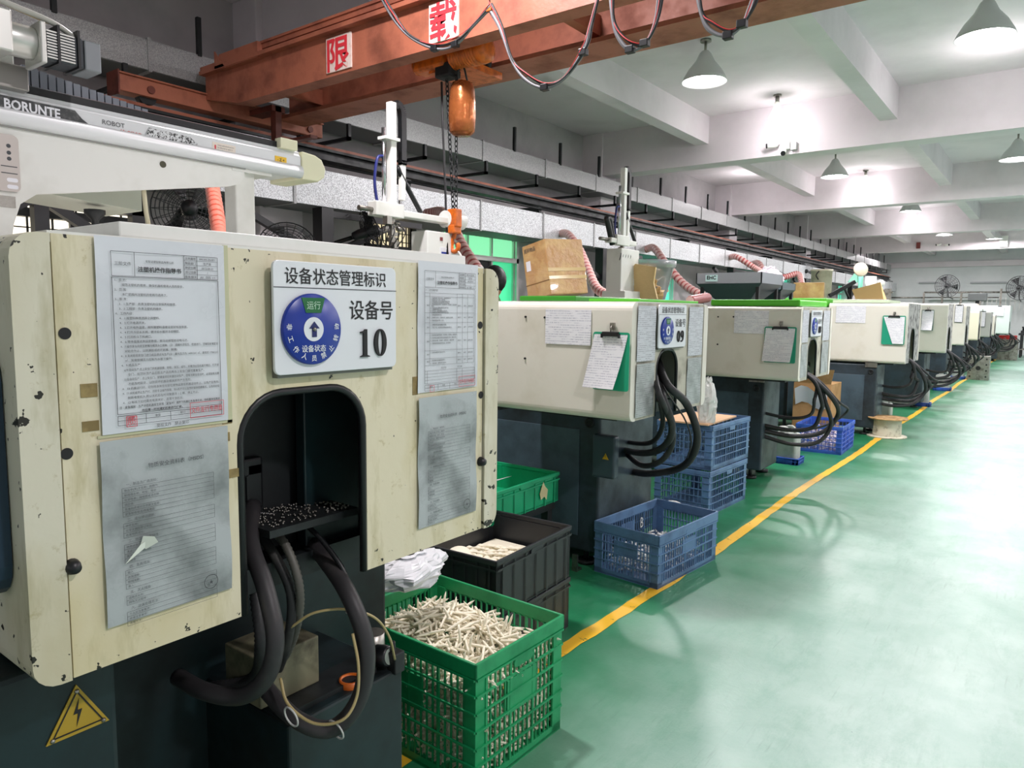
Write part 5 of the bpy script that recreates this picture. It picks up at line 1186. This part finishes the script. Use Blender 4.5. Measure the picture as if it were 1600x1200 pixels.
t9 = picker('white take-out robot standing between machines 10 and 9, left of the orange hook', X9, q(612, 300).y, q(612, 325).z, q(612, 160).z, q(588, 330).y, q(700, 345).y, q(640, 345).z, q(610, 388).z)
a = q(662, 360); b = q(700, 398)
MB().box(X9-.1, X9+.03, a.y, b.y, 1.30, a.z).build('robot_base', WHITE, t9, bevel=.006)
d = MB().box(X9+.03, X9+.032, (a.y+b.y)/2, b.y-.01, b.z-.02, b.z+.035).build('blue_label', PAPERW, t9); MB().box(X9+.0322, X9+.033, (a.y+b.y)/2+.01, b.y-.03, b.z-.01, b.z+.01).build('blue_print', INKB, d)
MB().box(X9+.03, X9+.034, (a.y+b.y)/2, (a.y+b.y)/2+.02, a.z-.05, a.z-.03).build('red_switch', mat('dark_red_switch', S(120, 30, 30), .4), t9)
MB().cyl((X9, b.y-.03, q(712, 345).z), (X9, b.y+.12, q(712, 345).z), .05).build('end_housing', WHITE, t9)
y_arm = 5.0; X8 = PY(975, 300, y_arm).x; q = lambda u, v: PX(u, v, X8)
t8 = picker('tall take-out robot in front of the wrapped boxes, above machine 9 green strip', X8, q(973, 350).y, q(973, 378).z, q(980, 264).z, q(950, 380).y, q(990, 380).y, q(970, 384).z, q(973, 405).z)
MB().box(X8-.08, X8+.05, q(962, 400).y, q(990, 400).y, 1.36, q(970, 385).z-.02).box(X8-.1, X8+.1, q(958, 460).y, q(992, 460).y, 1.385, q(970, 455).z).build('robot_base', WHITE, t8, bevel=.006)
p = q(985, 440); d = MB().box(X8+.05, X8+.052, p.y-.04, p.y+.04, p.z-.03, p.z+.03).build('blue_label', PAPERW, t8)
MB().tube(spline([q(957, 382), q(950, 350), q(948, 342), q(953, 345), q(958, 380)], 6), .022, 10).build('black_cable_loop', BLACK, t8)
# ================================================================== STUFF BEHIND / ON THE MACHINES
RIB = mat('ribbed_red_brown_hose', S(168, 78, 78), .35, coat=.3); RIB2 = mat('ribbed_hose_groove', S(206, 170, 164), .4)
RIBO = mat('translucent_orange_red_hose', S(204, 84, 62), .3, coat=.4)
def ribbed(label, pts, r=.032, m_=RIB, m2=RIB2, n=12):
    P = spline(pts, n); rr = [r*(1 if i % 2 else .86) for i in range(len(P))]
    o = MB().tube(P, rr, 12, rings=(0, 1)).build('ribbed_hose', [m_, m2], loc=P[0]); tag(o, label, 'hose', 'ribbed hoses from the lower duct')
def Q(*L): return [PX(u, v, x) for u, v, x in L]
ribbed('orange red ribbed hose left of the robot leg above machine 10', Q((300, 240, -4.9), (322, 262, -3.8), (330, 285, -3.0), (336, 320, -2.7), (343, 365, -2.5), (346, 380, -2.4)), .03, RIBO, mat('orange_hose_gloss', S(222, 130, 112), .3))
ribbed('ribbed hose right of the orange crane hook', Q((665, 335, -4.6), (690, 332, -4.4), (705, 350, -4.1), (722, 385, -3.8), (748, 425, -3.5)), .05)
ribbed('ribbed hose dropping behind the tilted brown carton', Q((876, 365, -4.9), (888, 367, -4.7), (905, 390, -4.3), (918, 420, -3.9), (932, 450, -3.6), (955, 464, -3.4)), .05)
ribbed('long ribbed hose running down right of the wrapped tub', Q((1008, 390, -4.9), (1022, 388, -4.7), (1040, 412, -4.2), (1068, 444, -3.8), (1100, 464, -3.4)), .055)
ribbed('ribbed hose over the grey square hopper', Q((1140, 402, -4.9), (1152, 402, -4.7), (1178, 418, -4.4), (1192, 428, -4.2), (1200, 445, -4.0), (1206, 462, -3.9)), .055)
ribbed('ribbed hose bending over the small wrapped carton', Q((1176, 412, -4.9), (1186, 412, -4.7), (1198, 430, -4.4), (1225, 433, -4.2), (1246, 428, -4.0), (1252, 440, -3.9), (1253, 464, -3.8)), .06)
ribbed('short ribbed hose lying on machine 9 top beside the green strip', Q((1078, 470, -1.75), (1092, 467, -1.75), (1106, 465, -1.75)), .03)
ribbed('short ribbed hose end right of the two grey hoppers', Q((1180, 467, -2.6), (1192, 459, -2.6), (1200, 460, -2.6), (1203, 468, -2.6)), .04)
# tilted wrapped carton
def boxat(name, label, cat, c, sx, sy, sz, rot, m_, group=None, parts=None):
    t = thing(name, label, cat, (0, 0, 0), group)
    MB().box(-sx/2, sx/2, -sy/2, sy/2, 0, sz).build('carton_body', m_, t, bevel=.006)
    if parts: parts(t, sx, sy, sz)
    t.location = c; t.rotation_euler = rot; return t
def cart_parts(t, sx, sy, sz):
    MB().box(sx/2-.001, sx/2+.002, -sy/2, sy/2, sz*.28, sz*.34).box(sx/2-.001, sx/2+.002, -sy/2, sy/2, sz*.42, sz*.48).build('packing_tape', TAPE, t)
    MB().box(-sx/2, sx/2, -sy/2-.002, -sy/2+.001, sz*.26, sz*.275).build('seam', mat('carton_seam', S(130, 96, 56), .8), t)
    MB().box(-sx*.38, -sx*.2, -sy/2-.003, -sy/2, sz*.52, sz*.70).build('white_label', PAPERW, t)
    MB().text('易碎物品', .03, (-sx*.42, -sy/2-.002, sz*.86), (1, 0, 0), (0, 0, 1), .0).build('carton_print', INKG, t)
a = PY(848, 462, 3.75); CT = mat('wrapped_cardboard', S(184, 140, 88), .3, dirt=S(222, 190, 130), dscale=7, damt=(.45, .8), coat=.5, bump=.5, bscale=26)
boxat('carton', 'large film-wrapped brown carton tilted on top of machine 9', 'box', (a.x+.07, 3.82, 1.43), .235, .30, .34, (R(3), R(-9), R(-18)), CT, parts=cart_parts)
t = thing('hopper_tub', 'clear tub stuffed with film-wrapped brown card behind machine 9', 'tub', (-2.72, 5.3, 1.38))
c = PY(1010, 468, 5.4)
MB().lathe([(.15, 0), (.21, .25), (.23, .255), (.23, .31), (.215, .31)], (c.x+.0, 5.4, c.z)).build('tub', mat('smoky_clear_tub', S(150, 156, 160), .2, alpha=.85, coat=.5), t)
bag('packed_card', 'crumpled film-wrapped card filling the clear tub', (c.x, 5.4, c.z+.14), .17, .17, .14, CT, 12, 'packaging')
MB().prism([(0, 0), (.2, 0), (.17, .12), (.19, .24), (.02, .27), (-.05, .2), (.0, .1)], (c.x+.03, 5.12, c.z), (1, 0, 0), (0, -.1, 1), (0, 1, 0), .02).build('kraft_paper', mat('crumpled_kraft', S(214, 184, 130), .5, bump=.8, bscale=18)); tag(bpy.data.objects['kraft_paper'], 'light kraft paper sheet leaning on the clear tub', 'paper')
def hopper(label, u0, u1, vt, vm, vb, Y_, m_, zb_=1.38):
    a = PY(u0, vt, Y_); b = PY(u1, vm, Y_); c = PY(u0+(u1-u0)*.28, vb, Y_); d = PY(u0+(u1-u0)*.72, vb, Y_); t = thing('material_hopper', label, 'hopper', ((a.x+b.x)/2, Y_, zb_), 'grey square hoppers')
    w_ = (b.x-a.x)/2; cx = (a.x+b.x)/2; v = (d.x-c.x)/2; cy = Y_+w_; mb = MB()
    mb.box(cx-w_, cx+w_, cy-w_, cy-w_+.01, b.z, a.z).box(cx-w_, cx+w_, cy+w_-.01, cy+w_, b.z, a.z).box(cx-w_, cx-w_+.01, cy-w_, cy+w_, b.z, a.z).box(cx+w_-.01, cx+w_, cy-w_, cy+w_, b.z, a.z).build('hopper_wall', m_, t)
    vs = [(cx+s1*w_, cy+s2*w_, b.z) for s1, s2 in ((-1, -1), (1, -1), (1, 1), (-1, 1))]+[(cx+s1*v, cy+s2*v, c.z-.06) for s1, s2 in ((-1, -1), (1, -1), (1, 1), (-1, 1))]
    MB().add(vs, [(0, 1, 5, 4), (1, 2, 6, 5), (2, 3, 7, 6), (3, 0, 4, 7), (4, 5, 6, 7)]).build('hopper_cone', mat('dark_grey_hopper', S(66, 72, 80), .35, .2), t)
    for s1 in (-1, 1):
        for s2 in (-1, 1): MB().bar((cx+s1*w_*.85, cy+s2*w_*.85, 0), (cx+s1*w_*.85, cy+s2*w_*.85, b.z), .03).build('leg', BLACK, t)
    return t, (a, b, cx, cy, w_)
HG = mat('brushed_grey_hopper', S(150, 154, 160), .35, .4)
t, (a, b, cx, cy, w_) = hopper('larger grey square hopper with a small plate, above machine 8', 1088, 1190, 427, 442, 464, 6.9, HG)
d = MB().box(cx-w_+.1, cx-w_+.22, cy-w_-.004, cy-w_, b.z+.02, a.z-.02).build('name_plate', mat('aqua_plate', S(176, 206, 204), .4), t); MB().text('EHC', .05, (cx-w_+.16, cy-w_-.005, b.z+.04), (1, 0, 0), (0, 0, 1), .03, 'C').build('plate_text', INK, d)
t, (a, b, cx, cy, w_) = hopper('smaller dark hopper holding a white bag, above machine 8', 1152, 1222, 442, 452, 466, 7.72, mat('smoky_hopper', S(104, 116, 122), .3, .3))
bag('plastic_bag', 'white crumpled bag standing in the smaller dark hopper', (cx+.02, cy, a.z+.05), .16, .14, .13, mat('white_lilac_bag', S(228, 220, 228), .35, bump=.5, bscale=14), 7)
a = PY(1235, 466, 9.6); b = PY(1281, 441, 9.6)
boxat('carton', 'small film-wrapped carton on the green hood of the fourth machine', 'box', ((a.x+b.x)/2, 9.8, a.z-.02), .36, .36, b.z-a.z+.02, (0, 0, R(12)), CT)
a = PY(1282, 462, 10.9); b = PY(1296, 421, 10.9); t = thing('material_barrel', 'tall cream barrel hopper behind the small wrapped carton', 'hopper', (a.x, 10.9, a.z))
BM = mat('cream_barrel', S(206, 198, 176), .4, dirt=S(180, 170, 146), dscale=8)
MB().cyl((a.x, a.y, 0), (a.x, a.y, a.z), .05).build('stand', DARK, t); MB().lathe([(.08, -.12), (.1, .02), (.14, .04), (.14, b.z-a.z-.03), (.15, b.z-a.z-.03), (.15, b.z-a.z), (0, b.z-a.z)], a).build('barrel', BM, t); MB().tube(spline([a+Vector((.0, -.15, .34)), a+Vector((-.03, -.17, .28)), a+Vector((.0, -.16, .22))], 5), .008, 6).build('handle', DARK, t)
MB().bar(a+Vector((.12, 0, .0)), a+Vector((.4, .2, .2)), .05).build('outlet_arm', DARK, t)
c = PY(1345, 421, 12.8); t = thing('round_lid_hopper', 'round cream hopper lid tilted up on an aqua green stand', 'hopper', (c.x, 12.8, 1.5))  # stand is plain aqua green
MB().lathe([(0, .015), (.10, .015), (.115, 0), (.10, -.015), (0, -.02)], c, (.5, -.8, .15)).build('lid', BM, t); MB().cyl((c.x-.03, 12.95, 0), (c.x-.02, 12.95, c.z-.08), .035).build('stand', mat('aqua_stand', S(120, 200, 176), .3), t); 
MB().cyl((c.x+.1, 13.1, 0), (c.x+.1, 13.1, c.z-.1), .085).build('white_barrel', WHITE, t)
MB().prism([(-.09, 0), (.06, 0), (.04, .2)], (c.x-.12, 12.9, c.z-.2), (1, 0, 0), (0, 0, 1), (0, 1, 0), .1).build('film_cone', mat('aqua_film', S(150, 220, 200), .2, alpha=.7), t)
a = PY(1340, 462, 11.9); a.z = 1.585; t = thing('card_cone', 'folded tan card cone standing on the fifth machine hood', 'cardboard', (a.x, 11.9, a.z-.02))
MB().add([(a.x-.02, 11.87, a.z-.02), (a.x+.36, 11.87, a.z-.02), (a.x+.30, 11.9, a.z+.23), (a.x-.08, 11.88, a.z+.12), (a.x+.02, 12.12, a.z-.02), (a.x+.36, 12.12, a.z-.02)], [(0, 1, 2, 3), (1, 5, 2), (5, 4, 3, 2), (4, 0, 3), (0, 4, 5, 1)]).build('folded_card', mat('tan_card', S(222, 182, 122), .7), t)
for k, (u, v, Y_, lb) in enumerate(((1376, 443, 14, 'small white round canister past the tan card cone'),)):
    a = PY(u, v, Y_); t = thing('round_canister', lb, 'canister', a); MB().sphere(a, .07, 14).cyl((a.x, a.y, 0), a, .035).build('canister_body', WHITE, t)
a = PY(1386, 455, 16.5); MB().box(a.x-.05, a.x+.07, 16.5, 16.6, 0, a.z+.05).box(a.x-.08, a.x+.1, 16.48, 16.6, a.z-.04, a.z-.01).build('metal_fitting', STEEL); tag(bpy.data.objects['metal_fitting'], 'small steel fitting sticking up behind the sixth machine', 'machine part')
# ================================================================== FANS
def fan(label, c, r, ax, body, cage, pole=None, group='industrial fans', nring=9, nrad=20, tt=.0022):
    t = thing('industrial_fan', label, 'fan', c, group); c = Vector(c); ax = Vector(ax).normalized()
    u = Vector((0, 0, 1)); u = (u-ax*u.dot(ax)).normalized(); w_ = ax.cross(u)
    pr = lambda rad, a, s_: c+(u*math.cos(a)+w_*math.sin(a))*rad+ax*s_*(.07*(1-(rad/r)**2)+.0)*r/.3
    for s_ in (1, -1):
        g = MB()
        for k in range(1, nring+1):
            rad = r*k/nring; g.tube([pr(rad, math.tau*i/28, s_) for i in range(28)], tt*(2 if k == nring else 1), 4, closed=True)
        for k in range(nrad):
            a = math.tau*k/nrad; g.tube([pr(r*j/6, a, s_) for j in range(1, 7)], tt, 4)
        g.build('cage', cage, t)
    MB().lathe([(0, .09), (r*.2, .085), (r*.22, .05), (r*.22, -.1), (r*.15, -.16), (0, -.17)], c, ax, 20).build('motor', body, t)
    for k in range(3):
        a = math.tau*k/3+.4; P = []; mb = MB()
        vs = []
        for j in range(6):
            rad = r*(.2+.72*j/5); for_w = .18*(1+.5*j/5)
            for e_ in (-1, 1): vs.append(c+(u*math.cos(a+e_*for_w*1.2)+w_*math.sin(a+e_*for_w*1.2))*rad+ax*(e_*.025))
        mb.add(vs, [(2*j, 2*j+1, 2*j+3, 2*j+2) for j in range(5)]); mb.build('blade', body, t)
    if pole: MB().tube(pole, .018, 8).build('bracket', body, t)
    return t
FB = mat('black_fan_enamel', S(24, 26, 28), .4); FS = mat('fan_chrome', S(176, 178, 180), .3, .7)
c = PX(296, 328, -4.3); fan('large black wall fan behind machine 10, left of the white robot leg', c, .215, (.85, -.5, .1), FB, FB, [c-Vector((.1, 0, 0)), c-Vector((.5, -.1, .1)), (-5.6, c.y+.2, c.z-.1)])
c = PX(578, 362, -4.8); fan('black fan seen edge-on under the small white robot arm', c, .2, (.35, .9, .3), FB, FB, [c, c-Vector((.2, .2, .1)), (-5.0, c.y-.5, c.z-.2)])
c = PX(450, 388, -4.3); fan('black fan whose rim just shows above machine 10 lid', c, .2, (.8, -.5, .4), FB, FB, [c, c-Vector((.5, 0, .3))])
c = PX(1213, 446, -4.6); fan('fan behind the white bag above machine 8', c, .3, (.6, -.7, .2), FB, FB, [c, c-Vector((.6, 0, .2))])
c = PX(1258, 424, -4.9); fan('small fan high up left of the cream barrel', c, .22, (.6, -.7, .0), FB, FS, [c, c-Vector((.0, 0, .6))])
c = PX(1010, 452, -4.6); 
for (u, v, lb) in ((1480, 447, 'round wall fan on the far white wall above the railing'), (1593, 450, 'round wall fan at the right edge of the far wall')):
    c = PY(u, v, 28.6); fan(lb, c, .38, (-.2, -1, -.15) if u < 1500 else (-.3, -1, -.1), FB, mat('grey_cage', S(110, 112, 114), .4), [c+Vector((0, .1, -.05)), c+Vector((0, .5, -.35)), (c.x, YF, c.z-.4)], tt=.006, nring=7, nrad=16)
# black camera-like lamp on pillar beside the carton
p = PX(829, 418, -5.2); t = thing('wall_spotlight', 'small black spotlight on the pillar left of the tilted carton', 'lamp', p); MB().cyl(p+Vector((0, 0, -.08)), p+Vector((0, .03, .06)), .045).build('lamp_head', BLACK, t); MB().tube([p, p+Vector((-.05, .1, .12)), p+Vector((-.2, .2, .2))], .012, 6).build('bracket', BLACK, t)
# ================================================================== FAR WALL ITEMS, CAMERAS
t = thing('wall_railing', 'steel pipe railing along the far wall below the fan', 'railing', (-3, 29.6, 0))
a = PY(1444, 457, 29.8); b = PY(1578, 457, 29.8); c = PY(1386, 463, 29.8)
MB().tube([(c.x-.2, 29.8, c.z-.05), (a.x, 29.8, c.z-.05)], .03, 6).tube([(a.x, 29.8, c.z-.06), (a.x, 29.8, a.z), (b.x, 29.8, a.z)], .03, 6).build('top_pipe', STEEL, t)
MB().tube([(a.x, 29.8, a.z-.18), (b.x-.3, 29.8, a.z-.18)], .02, 6).build('lower_pipe', STEEL, t)
for k in range(5): x = a.x+(b.x-.25-a.x)*k/4; MB().box(x-.03, x+.03, 29.77, 29.83, 0, a.z+(.12 if k == 4 else 0)).build('post', STEEL, t)
g = MB()
for k in range(14): x = a.x+1.8+k*.13; g.box(x-.008, x+.008, 29.79, 29.81, a.z-.6, a.z-.18)
g.build('baluster', ALU, t, kind='stuff')
for k, (u0, u1, v) in enumerate(((1436, 1463, 442), (1516, 1573, 442))):
    a = PY(u0, v, YF-.03); b = PY(u1, v, YF-.03); o = MB().box(a.x, b.x, YF-.06, YF, a.z-.03, a.z+.03).build('wall_conduit', mat('grey_conduit', S(160, 164, 166), .5), loc=(a.x, YF, a.z)); tag(o, ('left' if k == 0 else 'right')+' grey horizontal strip on the far wall above the railing', 'conduit')
a = PY(1527, 464, 27); t = thing('control_box', 'small grey instrument box above the far machines', 'box', (a.x, 27, 1.3)); MB().box(a.x-.25, a.x+.25, 27, 27.3, a.z-.12, a.z+.12).build('box_body', mat('grey_box', S(110, 116, 116), .5), t, bevel=.02); MB().box(a.x-.05, a.x+.05, 27.1, 27.2, 0, a.z-.1).build('stand', DARK, t)
def cctv(label, c, d):
    t = thing('security_camera', label, 'camera', c, 'security cameras on the beams'); c = Vector(c)
    MB().cyl(c, c+Vector(d)*.12, .03).build('camera_body', WHITE, t); MB().cyl(c+Vector(d)*.12, c+Vector(d)*.135, .028).build('lens', BLACK, t)
    MB().cyl(c, c+Vector((0, .06, .03)), .012).build('bracket', WHITE, t)
p = PY(1215, 226, 9.0); cctv('left security camera of the pair on the first beam', p, (-.9, -.4, -.1)); p = PY(1225, 234, 8.98); cctv('small domed security camera under the first beam pair', p, (.2, -.9, -.5))
for k, (u, v) in enumerate(((1232, 228), (1242, 229))):
    p = PY(u, v, 9.06); o = MB().box(p.x-.035, p.x+.03, 9.0, 9.07, p.z-.045, p.z+.045).build('junction_box', mat('white_box', S(220, 220, 216), .4) if k == 0 else mat('grey_junction_box', S(170, 172, 170), .4), bevel=.004, loc=p); tag(o, ('white' if k == 0 else 'grey')+' junction box beside the beam security cameras', 'box')
p = PY(1470, 382, 24.85); cctv('far security camera pointing left on the last beam', p, (-.9, -.4, -.1)); p = PY(1476, 383, 24.85); cctv('far security camera pointing right on the last beam', p, (.9, -.4, 0))
p = PY(1435, 383, 24.85); o = MB().box(p.x-.05, p.x+.05, 24.8, 24.9, p.z-.1, p.z+.08).build('alarm_box', mat('dark_red_alarm', S(110, 40, 36), .5), loc=p); tag(o, 'small dark red alarm box on the far beam', 'alarm')
p = PY(1568, 377, 24.85); o = MB().box(p.x-.1, p.x+.1, 24.8, 24.9, p.z-.15, p.z+.15).build('exit_light', WHITE, loc=p); tag(o, 'small white fitting on the far beam at right', 'lamp')
# ================================================================== PERSON
pc = PY(776, 444, 4.15)
t = thing('person', 'dark haired person in a green top standing behind machine 9, looking left', 'person', (pc.x-.02, 4.15, 0))
bx0, by0 = pc.x-.03, 4.15; fx = Vector((-math.cos(R(20)), -math.sin(R(20)), 0)); sx_ = Vector((-fx.y, fx.x, 0)); hz = pc.z
me = bpy.data.meshes.new('body'); V, Ed, Rd = [], [], []
def nd(p, r, pa=None):
    V.append(Vector((bx0, by0, 0))+fx*p[0]+sx_*p[1]+Vector((0, 0, p[2]))-t.location); Rd.append(r)
    if pa is not None: Ed.append((pa, len(V)-1))
    return len(V)-1
k_ = hz/1.53
pel = nd((0, 0, .93*k_), .14); s1 = nd((0, 0, 1.12*k_), .125, pel); s2 = nd((0, 0, 1.3*k_), .13, s1); nk = nd((0, 0, 1.42*k_), .05, s2); nd((.015, 0, 1.47*k_), .05, nk)
for s_ in (-1, 1):
    h_ = nd((0, s_*.1, .88*k_), .09, pel); kn = nd((.02, s_*.11, .48*k_), .06, h_); an = nd((0, s_*.11, .08), .042, kn); nd((.14, s_*.12, .035), .035, an)
    sh = nd((0, s_*.18, 1.33*k_), .055, s2); el = nd((.03, s_*.23, 1.06*k_), .042, sh); wr_ = nd((.22, s_*.18, .98*k_), .03, el); nd((.30, s_*.16, .98*k_), .032, wr_)
me.from_pydata(V, Ed, []); ob = bpy.data.objects.new('body', me); COL.objects.link(ob); ob.parent = t
sk = ob.modifiers.new('skin', 'SKIN'); ob.modifiers.new('sub', 'SUBSURF').render_levels = 2
for i, v in enumerate(me.skin_vertices[0].data): v.radius = (Rd[i], Rd[i])
me.skin_vertices[0].data[0].use_root = True
me.materials.append(mat('green_work_shirt', S(70, 120, 60), .8))
SKIN = mat('skin', S(196, 146, 116), .55)
hc = Vector((bx0, by0, hz))+fx*.02
MB().sphere(hc, .1, 18, .92, .82, 1.18).sphere(hc+fx*.085+Vector((0, 0, -.02)), .02, 8).sphere(hc+fx*.07+Vector((0, 0, -.07)), .04, 10).build('head', SKIN, t)
for s_ in (-1, 1): MB().sphere(hc+sx_*s_*.09+Vector((0, 0, -.035))-fx*.01, .028, 10, .6, .5, 1.2).build('ear', SKIN, t); MB().sphere(hc+fx*.085+sx_*s_*.035+Vector((0, 0, .01)), .012, 8).build('eye', INK, t)
MB().box(hc.x+fx.x*.098-.01, hc.x+fx.x*.098, hc.y+fx.y*.098-.02, hc.y+fx.y*.098+.02, hz-.06, hz-.055).build('mouth', mat('lips', S(150, 84, 76), .5), t)
hr = MB(); hr.sphere(hc-fx*.025+Vector((0, 0, .035)), .10, 18, .95, .86, 1.05).build('hair', mat('black_hair', S(22, 20, 22), .5), t)
for s_ in (-1, 1):
    w0 = V[-1]+t.location if s_ == 1 else V[-1]+t.location-sx_*.32
    g = MB(); g.sphere(w0+fx*.02, .035, 10, 1, .8, .5)
    for j in range(4): g.tube(spline([w0+fx*.03+sx_*(j-1.5)*.018, w0+fx*.07+sx_*(j-1.5)*.02, w0+fx*(.09+.006*(j in (1, 2)))+sx_*(j-1.5)*.02-Vector((0, 0, .02))], 3), .008, 6)
    g.tube([w0+sx_*-s_*.03, w0+fx*.03+sx_*-s_*.05-Vector((0, 0, .01))], .009, 6); g.build('hand', SKIN, t)
